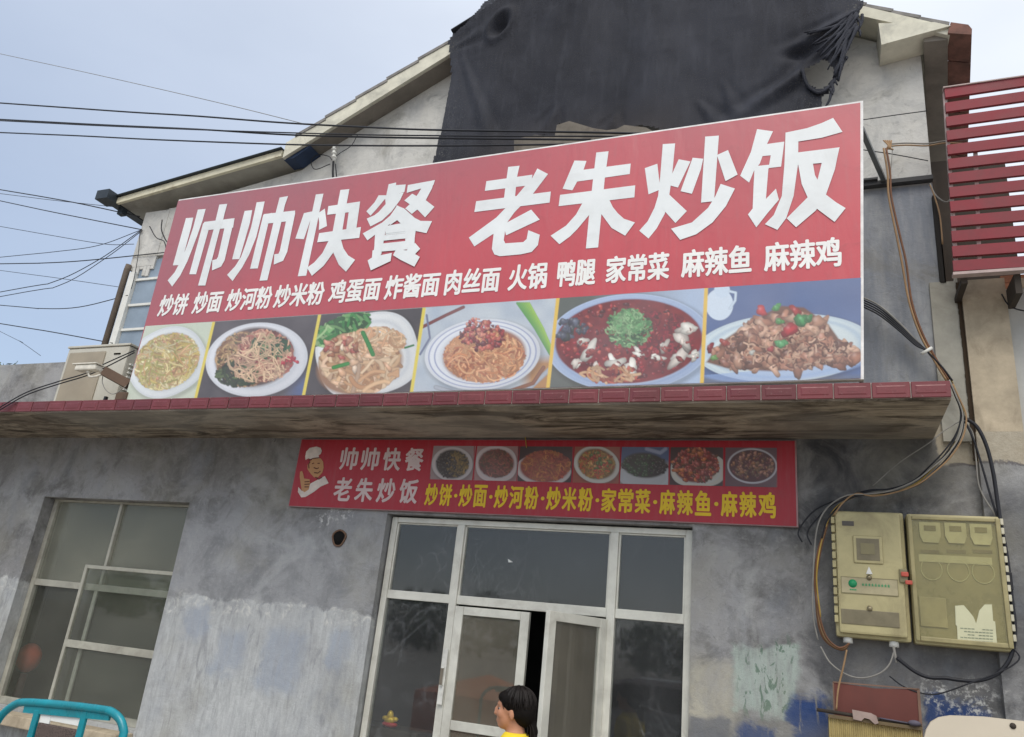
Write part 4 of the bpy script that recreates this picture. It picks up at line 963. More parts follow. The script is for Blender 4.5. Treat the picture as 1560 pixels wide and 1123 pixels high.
# big characters, stroke by stroke; each list holds outlines in its own drawing frame
def chars():
    A = (250, 240, 5.615); Bf = (440, 240, 5.617); Cf = (700, 200, 5.346); D = (960, 160, 4.457)
    return [
    (A, [[(188,520),(251,515),(232,600),(145,920),(76,924)],
         [(290,447),(357,441),(330,540),(292,650),(240,790),(200,890),(140,1010),(70,1105),(32,1052),(90,985),(150,875),(200,750),(250,600)],
         [(335,565),(412,545),(405,620),(382,622),(275,1000),(217,1000)], [(345,553),(605,520),(592,602),(335,625)],
         [(528,560),(604,521),(520,880),(490,935),(412,968),(415,880),(450,872),(464,850)],
         [(475,405),(543,398),(520,480),(506,540),(478,620),(355,1097),(293,1097),(428,610),(442,540)]]),
    (A, [[(690,458),(755,451),(735,560),(645,870),(583,872)],
         [(793,385),(862,377),(835,500),(790,680),(730,830),(670,940),(587,1058),(540,1005),(610,930),(660,850),(700,740),(745,600)],
         [(850,492),(925,475),(915,560),(893,565),(803,950),(737,953)], [(855,486),(1123,455),(1111,541),(843,572)],
         [(1045,545),(1122,455),(1123,480),(1055,810),(1020,885),(940,918),(945,830),(980,825),(992,800)],
         [(990,345),(1063,332),(1035,410),(1022,470),(1005,555),(885,1052),(818,1056),(935,570),(955,480)]]),
    (Bf, [[(130,478),(200,462),(205,480),(130,700),(57,695)],
          [(232,318),(298,310),(262,470),(245,560),(150,1012),(78,1018),(190,520),(200,470)],
          [(250,480),(310,438),(328,588),(258,622),(262,560)],
          [(340,418),(612,378),(600,460),(330,492)], [(443,280),(520,272),(498,390),(448,700),(365,700),(420,400)],
          [(520,430),(607,420),(575,640),(490,640)], [(262,650),(620,597),(605,690),(245,728)],
          [(370,700),(448,700),(380,820),(300,930),(200,1015),(158,945),(220,900),(290,820),(340,720)],
          [(370,760),(448,700),(470,780),(510,840),(570,878),(492,980),(430,920),(385,820)]]),
    (Bf, [[(855,230),(920,215),(905,335),(830,345)], [(918,238),(1002,232),(990,296),(905,318)],
          [(770,325),(835,325),(830,350),(755,440),(700,500),(665,462),(735,385)],
          [(825,335),(985,300),(955,365),(880,465),(800,540),(700,592),(668,525),(735,495),(770,468),(830,400)],
          [(1020,238),(1252,195),(1240,235),(1010,305)], [(1160,225),(1250,197),(1225,270),(1175,365),(1110,440),(1055,485),(998,438),(1060,380),(1110,310)],
          [(990,370),(1058,312),(1100,335),(1170,365),(1248,425),(1168,515),(1110,455),(1040,405)],
          [(930,412),(985,445),(900,545),(830,600),(745,660),(675,712),(635,652),(800,560),(870,500)],
          [(925,412),(990,440),(1080,520),(1130,545),(1228,547),(1180,650),(1090,632),(1000,590),(900,500)],
          [(742,630),(835,600),(795,830),(720,880),(735,760)], [(830,590),(1000,560),(1092,600),(1080,690),(1075,790),(1000,790),(998,650),(830,665)],
          [(818,668),(1010,650),(1008,695),(812,715)], [(800,740),(1000,718),(1050,745),(1000,792),(795,808)],
          [(880,552),(930,470),(985,545),(975,580),(930,540),(862,588)], [(868,592),(885,580),(975,578),(1000,600),(998,636),(830,655)],
          [(720,800),(798,770),(790,840),(885,820),(875,890),(705,970),(678,885),(715,860)],
          [(895,840),(925,785),(1010,800),(1085,735),(1128,785),(1085,830),(1125,855),(1078,938),(960,880)]]),
    (Cf, [[(220,408),(595,355),(580,440),(207,487)], [(398,292),(490,282),(470,370),(450,560),(360,570),(385,380)],
          [(635,305),(722,350),(600,510),(450,660),(385,750),(280,835),(122,940),(77,868),(300,705),(440,560),(540,440),(592,385)],
          [(137,572),(745,493),(735,583),(122,660)], [(585,640),(655,722),(380,850),(360,760)],
          [(285,790),(380,760),(362,890),(375,915),(520,905),(548,880),(562,808),(655,845),(640,930),(590,985),(500,1005),(330,1020),(285,1005),(265,960)]]),
    (Cf, [[(937,240),(1035,243),(1010,318),(920,482),(840,470)], [(960,322),(1395,265),(1387,350),(955,412)],
          [(820,520),(1432,442),(1425,540),(808,612)], [(1115,175),(1215,165),(1185,380),(1130,948),(1030,957),(1065,600),(1090,380)],
          [(1000,590),(1090,560),(1060,680),(960,800),(900,860),(815,922),(743,853),(870,770),(950,680)],
          [(1140,560),(1222,562),(1250,620),(1290,670),(1340,715),(1430,745),(1350,853),(1240,790),(1155,675)]]),
    (D, [[(100,430),(185,400),(205,575),(125,608)],
         [(222,267),(306,262),(285,480),(265,620),(235,740),(180,840),(125,908),(62,855),(120,790),(165,700),(190,620),(205,480)],
         [(330,370),(410,385),(325,562),(272,548),(285,470)], [(255,600),(385,722),(308,803),(215,700)],
         [(425,360),(497,367),(480,440),(420,605),(343,587)], [(510,217),(603,210),(570,655),(482,665)],
         [(590,342),(665,308),(730,475),(648,520)],
         [(615,538),(712,570),(650,690),(560,800),(450,880),(340,918),(278,842),(420,800),(530,700),(580,620)]]),
    (D, [[(862,165),(970,180),(930,265),(880,400),(840,450),(808,528),(747,482),(820,320)],
         [(905,270),(1047,250),(1036,335),(885,350)], [(958,325),(1038,320),(1025,420),(940,430)], [(860,416),(948,407),(940,436),(850,446)],
         [(845,430),(940,420),(922,640),(990,570),(1010,645),(930,740),(857,833),(800,745),(832,705),(838,560)],
         [(1055,190),(1200,160),(1300,125),(1378,90),(1442,185),(1300,225),(1143,250),(1060,280)],
         [(1055,200),(1143,190),(1140,400),(1110,620),(1060,770),(1000,850),(915,812),(975,750),(1030,620),(1048,400)],
         [(1138,325),(1422,290),(1400,388),(1138,410)],
         [(1310,330),(1420,292),(1390,440),(1330,610),(1260,720),(1127,833),(1063,772),(1205,630),(1270,520),(1300,400)],
         [(1140,400),(1240,395),(1255,480),(1330,612),(1400,665),(1463,703),(1388,797),(1265,705),(1205,630),(1165,540)]]),
    ]
for (ox, oy, sc), polys in chars():
    q = MB()
    for k, pl in enumerate(polys):
        pts = [at(ox+x/sc, oy+y/sc, SY) for x, y in pl]
        n = len(pts); yy = SY-0.002-0.0004*k
        q.add([(p.x, yy, p.z) for p in pts], [list(range(n))[::-1]])
    q.build('character', M_letter, S1)
# dish names under the big characters
rows = [('炒饼', 241, 286, 466), ('炒面', 293, 338, 462), ('炒河粉', 344, 414, 456), ('炒米粉', 417, 494, 449), ('鸡蛋面', 500, 580, 442), ('炸酱面', 585, 670, 434),
        ('肉丝面', 676, 762, 426), ('火锅', 772, 834, 419), ('鸭腿', 846, 908, 412), ('家常菜', 920, 1020, 403), ('麻辣鱼', 1034, 1145, 392), ('麻辣鸡', 1159, 1282, 384)]
q = MB()
for body, xa, xb, yc in rows:
    a, b = at(xa, yc, SY), at(xb, yc, SY)
    put_text(q, body, a.x+0.02, b.x, 4.435, 4.668, SY-0.003, 0.026)
q.build('lettering', M_letter2, S1, label='row of twelve small white dish names')

# ------------------------------------------------------------------ small sign under the canopy
S2Y = 5.965
S2 = thing('sign_board', (-2.4, 6.0, 2.79), 'smaller red shop sign with chef emblem, white and yellow characters above the door', 'sign')
z0s, z1s, xa_, xb_ = 2.795, 3.445, -4.62, -0.148
q = MB(); q.cbox((xa_, S2Y+0.003, z0s), (xb_, 5.999, z1s), 0.003); q.build('frame', simple('thin_steel_sign_edge', (0.32, 0.2, 0.2, 1), 0.4, 0.3), S2)
q = MB(); q.add([(xa_+0.008, S2Y, z0s+0.008), (xb_-0.012, S2Y, z0s+0.008), (xb_-0.012, S2Y, z1s-0.006), (xa_+0.008, S2Y, z1s-0.006)], [(0, 1, 2, 3)]); q.build('banner_face', M_signred2, S2)
M_grey = simple('pinkish_white_letter', (0.62, 0.50, 0.49, 1), 0.5, var=0.08); M_yel = simple('yellow_letter', (0.72, 0.50, 0.03, 1), 0.5, var=0.08)
q = MB()
xs = [(516, 551), (548, 583), (582, 615), (617, 650)]
for body, x0_, x1_, z0_, z1_ in (('帅帅快餐', -4.155, -3.245, 3.152, 3.365), ('老朱炒饭', -4.165, -3.255, 2.862, 3.082)):
    w_ = (x1_-x0_)/4
    for k, ch in enumerate(body): put_text(q, ch, x0_+w_*k+0.02, x0_+w_*(k+1)-0.02, z0_, z1_, S2Y-0.002, 0.026)
q.build('lettering', M_grey, S2, label='two rows of pale shop name characters')
q = MB()
body = '炒饼·炒面·炒河粉·炒米粉·家常菜·麻辣鱼·麻辣鸡'
wc, wd = 1.0, 0.42; tot = sum(wd if c_ == '·' else wc for c_ in body); x = -3.205; unit = (-0.292+3.205)/tot
for ch in body:
    if ch == '·':
        cxx = x+unit*wd/2; q.add([(cxx+0.016*math.cos(t), S2Y-0.002, 2.945+0.016*math.sin(t)) for t in np.linspace(0, 2*math.pi, 11)[:-1]], [tuple(range(10))]); x += unit*wd
    else: put_text(q, ch, x+0.004, x+unit*wc-0.008, 2.852, 3.045, S2Y-0.002, 0.026); x += unit*wc
q.build('lettering', M_yel, S2, label='row of yellow dish names separated by dots')
def paint_small():
    p = Pic(650, 672, 1192, 748, 3.0)
    bx = [(657, 722), (724, 789), (790, 872), (874, 944), (946, 1019), (1021, 1102), (1105, 1184)]
    p.blend(np.ones_like(p.clip), p.col((150, 20, 34)))
    def start(i, bg):
        a, b = bx[i]; p.clip = np.ones((p.h, p.w)); p.clip = p.quad([(a, 670), (b, 670), (b-1, 750), (a-2, 750)]); p.blend(np.ones_like(p.clip), p.col(bg))
    start(0, (150, 130, 130)); p.plate(689, 707, 31, 26, 0, (200, 190, 190)); m, u, v = p.ell(689, 707, 25, 22, 0, 3); p.blend(m, p.col((50, 42, 36)))
    p.strands(696, 707, 18, 20, 160, 9, 1.6, [(120, 100, 50), (150, 120, 60), (70, 60, 40)]); p.chunks(680, 708, 14, 18, 60, 3, [(44, 38, 34), (60, 50, 44)])
    start(1, (160, 120, 118)); p.plate(756, 707, 31, 27, 0, (206, 190, 190), 2.6); m, u, v = p.ell(756, 706, 27, 22, 0, 3); p.blend(m, p.col((110, 50, 44)))
    p.strands(756, 706, 26, 22, 240, 12, 1.5, [(140, 70, 56), (110, 50, 44), (90, 70, 40), (160, 90, 70)])
    start(2, (60, 40, 40)); p.plate(828, 716, 42, 24, 4, (206, 196, 196)); m, u, v = p.ell(830, 711, 38, 24, 0, 3); p.blend(m, p.col((140, 60, 40)))
    p.strands(832, 710, 38, 24, 320, 16, 1.8, [(176, 84, 60), (150, 60, 44), (190, 120, 60), (160, 90, 44)])
    start(3, (150, 74, 48)); p.plate(909, 708, 35, 28, 14, (206, 204, 196)); m, u, v = p.ell(909, 707, 29, 23, 14, 3); p.blend(m, p.col((120, 90, 44)))
    p.strands(909, 707, 28, 22, 220, 10, 2.0, [(190, 150, 70), (170, 120, 60), (130, 110, 56), (190, 90, 50)]); p.chunks(909, 704, 22, 16, 40, 3, [(180, 60, 40), (200, 150, 90), (90, 110, 50)])
    start(4, (70, 90, 130)); p.blend(np.clip((p.Y-700)/10, 0, 1), p.col((150, 146, 140))); p.plate(984, 726, 42, 22, 3, (180, 184, 190)); m, u, v = p.ell(982, 709, 34, 19, 5, 3); p.blend(m, p.col((46, 44, 34)))
    p.chunks(976, 709, 28, 16, 110, 3, [(44, 74, 40), (60, 90, 50), (50, 44, 36)]); p.chunks(1002, 711, 14, 12, 50, 3, [(56, 44, 40), (40, 34, 32)]); p.stroke([(985, 684), (1006, 690), (1014, 684)], 6, p.col((150, 160, 190)))
    start(5, (60, 36, 36)); p.plate(1064, 716, 42, 26, 0, (200, 196, 186), 2.5); m, u, v = p.ell(1060, 709, 34, 26, 0, 3); p.blend(m, p.col((110, 44, 34)))
    p.chunks(1060, 709, 34, 26, 200, 4, [(160, 60, 48), (130, 44, 38), (190, 110, 60), (170, 90, 80), (96, 60, 36)])
    start(6, (90, 60, 70)); m, u, v = p.ell(1146, 710, 38, 27, 2, 1); p.blend(m, p.col((190, 190, 200))); m, u, v = p.ell(1146, 710, 35.5, 24.5, 2, 1); p.blend(m, p.col((70, 26, 30)))
    p.chunks(1146, 709, 32, 21, 190, 3, [(110, 40, 40), (84, 26, 34), (150, 100, 60), (120, 90, 60), (170, 120, 100)])
    return p, bx
pic2, bx = paint_small()
for xa0, xb0 in bx:
    a = at(xa0, 708, S2Y); b = at(xb0, 708, S2Y)
    picture('food_picture', pic2, [(a.x, 3.385), (b.x, 3.385), (b.x, 3.083), (a.x, 3.083)], S2Y-0.002, 0.0055, M_print2, S2)
# chef emblem: tall hat, face, scarf and raised thumb, as flat print
em = []
def ep(col, pts, k): em.append((col, pts, k))
E0 = (440, 660, 3.9)
hat = [(118,150),(100,160),(98,140),(104,110),(125,88),(165,80),(190,88),(197,105),(190,125),(178,132),(182,150),(140,158)]
face = [(128,165),(150,152),(190,150),(205,170),(208,205),(200,235),(175,262),(150,262),(130,240),(112,215),(112,190)]
body_ = [(130,300),(200,262),(215,255),(238,298),(190,318),(150,350),(100,380),(75,382),(55,350),(58,320),(80,345),(120,320)]
hand = [(68,230),(80,225),(88,245),(92,270),(125,275),(128,300),(120,335),(95,352),(78,340),(72,300),(66,260)]
for colr, pl, k in ((M_letter2, hat, 1), ('skin', face, 2), (M_letter2, body_, 3), ('skin', hand, 4)):
    pts = [at(E0[0]+x/E0[2], E0[1]+y/E0[2], S2Y) for x, y in pl]; q = MB(); q.add([(p.x, S2Y-0.002-0.0005*k, p.z) for p in pts], [tuple(range(len(pts)))[::-1]])
    q.build('chef_emblem', simple('printed_skin_tone', (0.50, 0.27, 0.13, 1), 0.5, var=0.1) if colr == 'skin' else simple('printed_cream', (0.66, 0.58, 0.53, 1), 0.5), S2)
q = MB()
M_line = simple('printed_brown_line', (0.10, 0.03, 0.02, 1), 0.5)
def eline(pts, w):
    for i in range(len(pts)-1):
        a = at(E0[0]+pts[i][0]/E0[2], E0[1]+pts[i][1]/E0[2], S2Y); b = at(E0[0]+pts[i+1][0]/E0[2], E0[1]+pts[i+1][1]/E0[2], S2Y)
        d = (b-a).normalized(); n_ = Vector((-d.z, 0, d.x))*w/2; yy = S2Y-0.0052-0.0001*len(q.f)/4
        q.add([(a.x-n_.x, yy, a.z-n_.z), (b.x-n_.x, yy, b.z-n_.z), (b.x+n_.x, yy, b.z+n_.z), (a.x+n_.x, yy, a.z+n_.z)], [(0, 1, 2, 3)])
for l_ in ([(118,162),(150,150),(182,147)], [(128,170),(118,188),(122,210)], [(140,182),(152,178)], [(172,180),(186,180)], [(150,205),(168,212),(180,206)], [(152,235),(175,238),(190,226)], [(160,262),(180,275),(200,262)], [(95,290),(125,288)], [(95,305),(126,303)], [(95,320),(122,320)]): eline(l_, 0.009)
q.build('chef_emblem', M_line, S2)
# ------------------------------------------------------------------ shade net over the gable
def net():
    s = NT('dark_blue_shade_net', 0.75, 0, 0.25)
    X, _, Zc = s.xyz()
    n1 = s.noise(0.9, 5, 0.6, vec=s.mapping((1.4, 1, 0.5)), dist=0.6); n2 = s.noise(6, 6, 0.6, vec=s.mapping((2, 1, 0.35))); fine = s.noise(90, 3, 0.6)
    c = s.mix(s.rng(n1, 0.3, 0.7), (0.011, 0.012, 0.018, 1), (0.034, 0.037, 0.050, 1))
    c = s.mix(s.math('MULTIPLY', s.rng(n2, 0.5, 0.75), 0.22), c, (0.085, 0.09, 0.11, 1))
    c = s.mix(s.math('MULTIPLY', s.box(X, Zc, -3.0, -1.0, 5.6, 6.4, 0.3), 0.5), c, (0.05, 0.042, 0.04, 1))
    s.color(c); s.bump(s.math('ADD', n2, s.math('MULTIPLY', fine, 0.3)), 0.5, 0.01)
    tr = s.n('ShaderNodeBsdfTransparent'); mx = s.n('ShaderNodeMixShader')
    s.l(s.rng(fine, 0.52, 0.62, 0.0, 0.16), mx.inputs[0]); s.l(s.b.outputs[0], mx.inputs[1]); s.l(tr.outputs[0], mx.inputs[2]); s.l(mx.outputs[0], s.o.inputs['Surface'])
    NY = 5.66
    pl = [(682, 61), (690, 50), (702, 41), (718, 27), (737, 7), (752, -5), (765, -14), (800, -30), (900, -75), (1020, -110), (1120, -90), (1220, -45), (1300, -6), (1316, 4), (1306, 22), (1292, 50), (1280, 72), (1284, 84),
          (1277, 108), (1268, 104), (1262, 96), (1250, 92), (1230, 104), (1222, 108), (1232, 128), (1248, 138), (1264, 128), (1270, 118), (1273, 126), (1262, 142), (1250, 148), (1252, 160), (1242, 175), (1200, 190), (1120, 215),
          (1040, 222), (1012, 200), (985, 192), (950, 193), (940, 199), (925, 200), (905, 196), (868, 186), (850, 187), (846, 206), (838, 209), (826, 205), (800, 209), (785, 212), (782, 235), (770, 250), (700, 270), (655, 280), (660, 250), (672, 200), (680, 150), (686, 110), (684, 85)]
    P = [(at(x, y, NY).x, at(x, y, NY).z) for x, y in pl]
    P = np.array(P); st = 0.02
    xs = np.arange(P[:, 0].min()-st, P[:, 0].max()+st, st); zs = np.arange(P[:, 1].min()-st, P[:, 1].max()+st, st)
    gx, gz = np.meshgrid(xs, zs)
    cx, cz = gx[:-1, :-1]+st/2, gz[:-1, :-1]+st/2
    inside = np.zeros(cx.shape, bool)
    for i in range(len(P)):
        x1, z1 = P[i]; x2, z2 = P[(i+1) % len(P)]
        if z1 == z2: continue
        c_ = ((z1 > cz) != (z2 > cz)) & (cx < (x2-x1)*(cz-z1)/(z2-z1)+x1); inside ^= c_
    # wrinkles: long vertical folds, swags from the upper corners, gathered knot at the right
    def nz(f, seed):
        g_ = np.random.default_rng(seed).random((60, 60)); u = (gx-xs[0])*f; v = (gz-zs[0])*f
        iu, iv = u.astype(int) % 58, v.astype(int) % 58; fu, fv = u-u.astype(int), v-v.astype(int); fu = fu*fu*(3-2*fu); fv = fv*fv*(3-2*fv)
        return (g_[iv, iu]*(1-fu)+g_[iv, iu+1]*fu)*(1-fv)+(g_[iv+1, iu]*(1-fu)+g_[iv+1, iu+1]*fu)*fv
    Yd = NY + 0.016*np.sin(gx*7+3*nz(0.7, 1)) * (0.35+nz(0.9, 2)) + 0.04*(nz(1.3, 3)-0.5) + 0.012*(nz(5, 4)-0.5) + 0.006*np.abs(nz(9, 5)-0.5)
    for (px, py, qx, qy, am) in ((1290, 40, 1150, 170, 0.05), (1285, 70, 1090, 200, 0.045), (1300, 20, 1180, 90, 0.05), (1290, 40, 1230, 150, 0.04), (1100, 120, 1130, 200, 0.03), (1060, 150, 1110, 205, 0.035), (850, 160, 830, 205, 0.04), (940, 170, 930, 200, 0.03), (690, 70, 745, 40, 0.03), (700, 75, 760, 250, 0.025)):
        a, b = at(px, py, NY), at(qx, qy, NY); dx, dz = b.x-a.x, b.z-a.z; L2 = dx*dx+dz*dz
        t = np.clip(((gx-a.x)*dx+(gz-a.z)*dz)/L2, 0, 1); d = np.hypot(gx-a.x-t*dx, gz-a.z-t*dz)
        w_ = 0.02+0.05*t; am = am*0.5*np.sin(np.pi*np.clip(t, 0.02, 0.98))**0.8; Yd -= am*np.exp(-(d/w_)**2); Yd += am*0.7*np.exp(-((d-2*w_)/w_)**2)
    hl = at(762, 38, NY); d = np.hypot((gx-hl.x)/1.0, (gz-hl.z)*0.8-(gx-hl.x)*0.4); Yd += 0.09*np.exp(-(d/0.07)**2) - 0.03*np.exp(-((d-0.13)/0.04)**2)
    hx = at(1212, 78, NY); d = np.hypot(gx-hx.x, (gz-hx.z)*1.8); Yd += 0.08*np.exp(-(d/0.1)**2)
    idx = -np.ones(gx.shape, int); q = MB(); q.v = []
    jj, ii = np.nonzero(inside)
    for j, i in zip(jj, ii):
        f = []
        for (a, b) in ((j, i), (j, i+1), (j+1, i+1), (j+1, i)):
            if idx[a, b] < 0:
                idx[a, b] = len(q.v)
                q.v.append((gx[a, b]+random.uniform(-0.003, 0.003), float(Yd[a, b]), gz[a, b]+random.uniform(-0.003, 0.003)))
            f.append(int(idx[a, b]))
        q.f.append(f); q.sm.append(True); q.mi.append(0)
    root = thing('shade_net', (-1.6, NY, 6.0), 'dark blue black shade net draped over the gable peak behind the big sign', 'tarpaulin')
    q.build('net_front', s.m, root)
    # the part lying over the roof
    q = MB()
    for (a, b) in (((-3.50, 7.885), (-3.05, 8.12)), ((-3.05, 8.12), (-1.9, 8.76)), ((-1.9, 8.76), (0.4, 7.38))):
        q.prism([(a[0], a[1]-0.015), (b[0], b[1]-0.015), b, a], NY, 9.5)
    q.build('net_top', s.m, root)
    # hanging torn strips and gathered hem
    q = MB()
    for k in range(26):
        t = k/25; bx_ = 1316-50*t+random.uniform(-5, 5); by_ = 6+135*t
        a = at(bx_, by_, NY-0.02); b = at(bx_+random.uniform(-14, 6), by_+random.uniform(8, 24), NY-0.03)
        q.tube(spline([a, (a+b)/2+Vector((random.uniform(-.02, .02), 0, 0)), b], 3), [0.014, 0.013, 0.012, 0.011, 0.01, 0.008, 0.005][:7], 5)
    for k in range(14):
        a = at(1300+random.uniform(-8, 8), 22+random.uniform(-6, 20), NY-0.03); b = at(1225+k*4, 45+k*6+random.uniform(-8, 8), NY-0.04)
        m_ = (a+b)/2 + Vector((0, -0.02, -0.03)); pts = spline([a, m_, b], 5)
        q.tube(pts, [random.uniform(0.012, 0.022)*(1-0.6*i/len(pts)) for i in range(len(pts))], 6)
    q.tube(spline([at(x, y, NY-0.02) for x, y in ((1222, 106), (1230, 130), (1246, 142), (1262, 134), (1273, 118), (1279, 100), (1283, 84))], 5), 0.016, 6)
    q.build('torn_hem', s.m, root)
net()
# pale cloth patch showing under the net hem
q = MB(); 
pts = [at(x, y, 5.60) for x, y in ((784, 214), (815, 207), (846, 209), (849, 192), (868, 186), (905, 197), (925, 200), (940, 198), (952, 192), (985, 196), (1020, 215), (900, 250), (784, 262))]
q.prism([(p.x, p.z) for p in pts][::-1], 5.585, 5.60)
tag(q.build('board_scrap', simple('brown_grey_board', (0.17, 0.15, 0.125, 1), 0.9, var=0.35, scale=5, dirt=(0.07, 0.055, 0.045, 1), dirt_amt=0.7)), 'brownish scrap board showing between the net hem and the big sign', 'board')

# ------------------------------------------------------------------ cables
M_cab = simple('black_cable', (0.018, 0.019, 0.024, 1), 0.5); M_cabt = simple('tan_cable', (0.30, 0.19, 0.10, 1), 0.55); M_cabg = simple('grey_cable', (0.24, 0.23, 0.21, 1), 0.6)
M_cabb = simple('brown_cable', (0.16, 0.075, 0.04, 1), 0.6); M_caby = simple('yellow_cable', (0.42, 0.28, 0.06, 1), 0.55)
def cable(pts, r, mat, label, y0=5.93, y1=None, ext=None, sub=6, group=None, name='cable'):
    n = len(pts); y1 = y0 if y1 is None else y1
    P = []
    for i, p in enumerate(pts):
        y = p[2] if len(p) > 2 else y0+(y1-y0)*i/(n-1)
        P.append(at(p[0], p[1], y))
    if ext: P = [P[0]+(P[0]-P[1]).normalized()*ext] + P
    q = MB(); q.tube(spline(P, sub), r, 6)
    o = q.build(name, mat, None, P[len(P)//2]); tag(o, label, 'cable', group); return o
cable([(0, 157), (100, 164), (200, 171), (300, 177), (430, 187), (560, 194), (660, 198), (850, 201), (1000, 204)], 0.0095, M_cab, 'uppermost of the thick overhead wires crossing the sky and the black net', 5.6, 5.35, 9, group='overhead wires')
cable([(0, 182), (150, 190), (300, 197), (430, 205), (560, 209), (700, 211), (900, 213)], 0.0095, M_cab, 'second thick overhead wire from the top, in front of the roof', 5.6, 5.35, 9, group='overhead wires')
cable([(0, 184), (150, 191.5), (310, 198), (430, 202), (560, 205.5), (700, 207), (960, 208)], 0.007, M_cab, 'thin overhead wire twisting beside the second thick one', 5.55, 5.35, 9, group='overhead wires')
cable([(0, 202), (120, 207), (240, 213), (430, 220), (560, 222), (700, 222), (860, 220)], 0.0085, M_cab, 'lowest overhead wire of the bundle that crosses the net', 5.6, 5.35, 9, group='overhead wires')
cable([(0, 82), (120, 108), (240, 135), (360, 163), (460, 188)], 0.004, M_cabg, 'very thin faint wire high in the pale sky', 6.0, 5.7, 9, group='overhead wires')
for k, (pl, r_, lb) in enumerate([
    ([(0, 289), (60, 299), (120, 310), (213, 330)], 0.0075, 'thick wire arriving from the left just under the gutter end'),
    ([(0, 295), (80, 305), (190, 317)], 0.004, 'thin wire running to the end of the gutter'),
    ([(0, 306), (70, 321), (140, 335), (216, 350)], 0.0065, 'wire reaching the upper wall corner from the left'),
    ([(0, 345), (80, 359), (160, 372), (204, 372)], 0.004, 'thin slack wire below the wall corner anchor'),
    ([(0, 392), (80, 384), (150, 374), (216, 350)], 0.0045, 'wire dropping left from the corner anchor, upper strand'),
    ([(0, 445), (80, 430), (150, 396), (216, 350)], 0.0055, 'wire sagging to lower left from the corner anchor'),
    ([(0, 452), (90, 435), (160, 394), (217, 351)], 0.005, 'lowest sagging wire from the corner anchor'),
    ([(0, 402), (60, 401), (130, 397), (258, 384)], 0.0065, 'dark level wire meeting the blue panels'),
    ([(0, 412), (90, 424), (186, 438)], 0.0035, 'faint wire passing behind the downpipe'),
    ([(0, 465), (60, 470), (120, 468), (195, 450)], 0.0055, 'slack wire curving up to the downpipe'),
    ([(0, 493), (80, 506), (172, 523)], 0.0065, 'wire ending at the foot of the downpipe'),
    ([(0, 505), (30, 520), (62, 542)], 0.003, 'short faint wire at far left above the parapet')]):
    cable(pl, r_*0.95, M_cab, lb, 6.2 if k != 7 else 6.0, 5.93, 8, group='overhead wires')
cable([(213, 352), (211, 385), (205, 420), (200, 440)], 0.004, M_cab, 'thin vertical wire hanging from the corner anchor', 5.9)
cable([(-6, 628), (40, 602), (90, 585), (130, 573), (160, 560), (205, 537)], 0.006, M_cab, 'doubled black wire passing the security camera', 5.02, 5.25)
cable([(-6, 624), (40, 598), (90, 581), (130, 569), (160, 554), (205, 534)], 0.006, M_cab, 'black wire beside the doubled one in front of the air conditioner', 5.02, 5.25)
cable([(228, 345), (238, 362), (250, 368), (254, 386)], 0.006, M_cab, 'short curled wire on the torn corner plaster', 5.9)
cable([(247, 335), (246, 350), (252, 365), (258, 372)], 0.007, M_cab, 'thick wire stub on the torn plaster', 5.9)
# small conduit with white insulators under the left verge
I = thing('insulator', (-4.9, 5.9, 6.3), 'white porcelain wire insulator on the gable wall left of the net', 'insulator')
a = at(509, 236, 5.9)
q = MB(); q.tube([at(509, 222, 5.9), at(509, 246, 5.9)], [0.016, 0.02], 10); 
for yy in (228, 234, 240): c_ = at(509, yy, 5.9); q.disc(c_, (0, 0, 1), 0.03, 0.012, 12)
q.build('porcelain', M_white, I)
q = MB(); q.tube([at(508, 246, 5.9), at(507, 262, 5.9), at(508, 285, 5.9)], 0.012, 8); q.tube([at(511, 250, 5.9), at(513, 272, 5.9)], 0.006, 6); q.build('twisted_lead', M_cab, I)
cable([(503, 250), (480, 258), (474, 245), (484, 236), (500, 238), (506, 244)], 0.005, M_cab, 'looped lead beside the white insulator', 5.92)
cable([(545, 205), (535, 222), (520, 232), (512, 238)], 0.004, M_cab, 'thin lead drooping to the insulator', 5.9)
# right side cables
cable([(1312, 183), (1360, 176), (1412, 169)], 0.004, M_cab, 'thin wire from the top corner of the sign to the wall edge', 5.9)
cable([(1312, 228), (1360, 235), (1414, 245)], 0.004, M_cab, 'thin wire lower on the gable wall edge', 5.9)
for k, dy in enumerate((0, 3.2)):
    cable([(1352, 220+dy), (1380, 218+dy), (1412, 219+dy), (1440, 215+dy), (1475, 213+dy*2)], 0.006, (M_cabg, M_cabt)[k], ('pale', 'brown')[k]+' cable strapped across the gable wall to the red screen', 5.88)
q = MB(); 
for k in range(5): q.tube(spline([at(1346+k*3, 214, 5.87), at(1353+k, 222+k, 5.86), at(1349+k*3, 228, 5.87)], 4), 0.006, 6)
tag(q.build('cable_knot', M_cabt), 'knot of tan cable ties on the gable wall beside the sign', 'cable tie')
for k, dx in enumerate((0, 4)):
    cable([(1346+dx, 226), (1352+dx, 262), (1354+dx, 300), (1366+dx*1.3, 360), (1374+dx*1.6, 400), (1385+dx, 460), (1402+dx, 510), (1425+dx, 552), (1442+dx, 580)], 0.0085, (M_cabt, M_cabb)[k], ('tan', 'brown')[k]+' cable hanging down the wall right of the big sign', 5.86)
cable([(1360, 222), (1357, 260), (1353, 285)], 0.003, M_cabg, 'thin grey tail hanging from the cable knot', 5.88)
for k in range(5):
    cable([(1312, 452+k*3.5), (1340, 466+k*3.6), (1370, 492+k*3), (1395, 518+k*2), (1412, 535), (1432+k, 560), (1447+k, 580)], 0.0062, M_cab if k else M_cabg, ('grey cable topmost in the bundle', 'uppermost black cable', 'second black cable', 'third black cable', 'lowest black cable')[k]+' coming from behind the sign to the canopy end', 5.90-0.012*k)
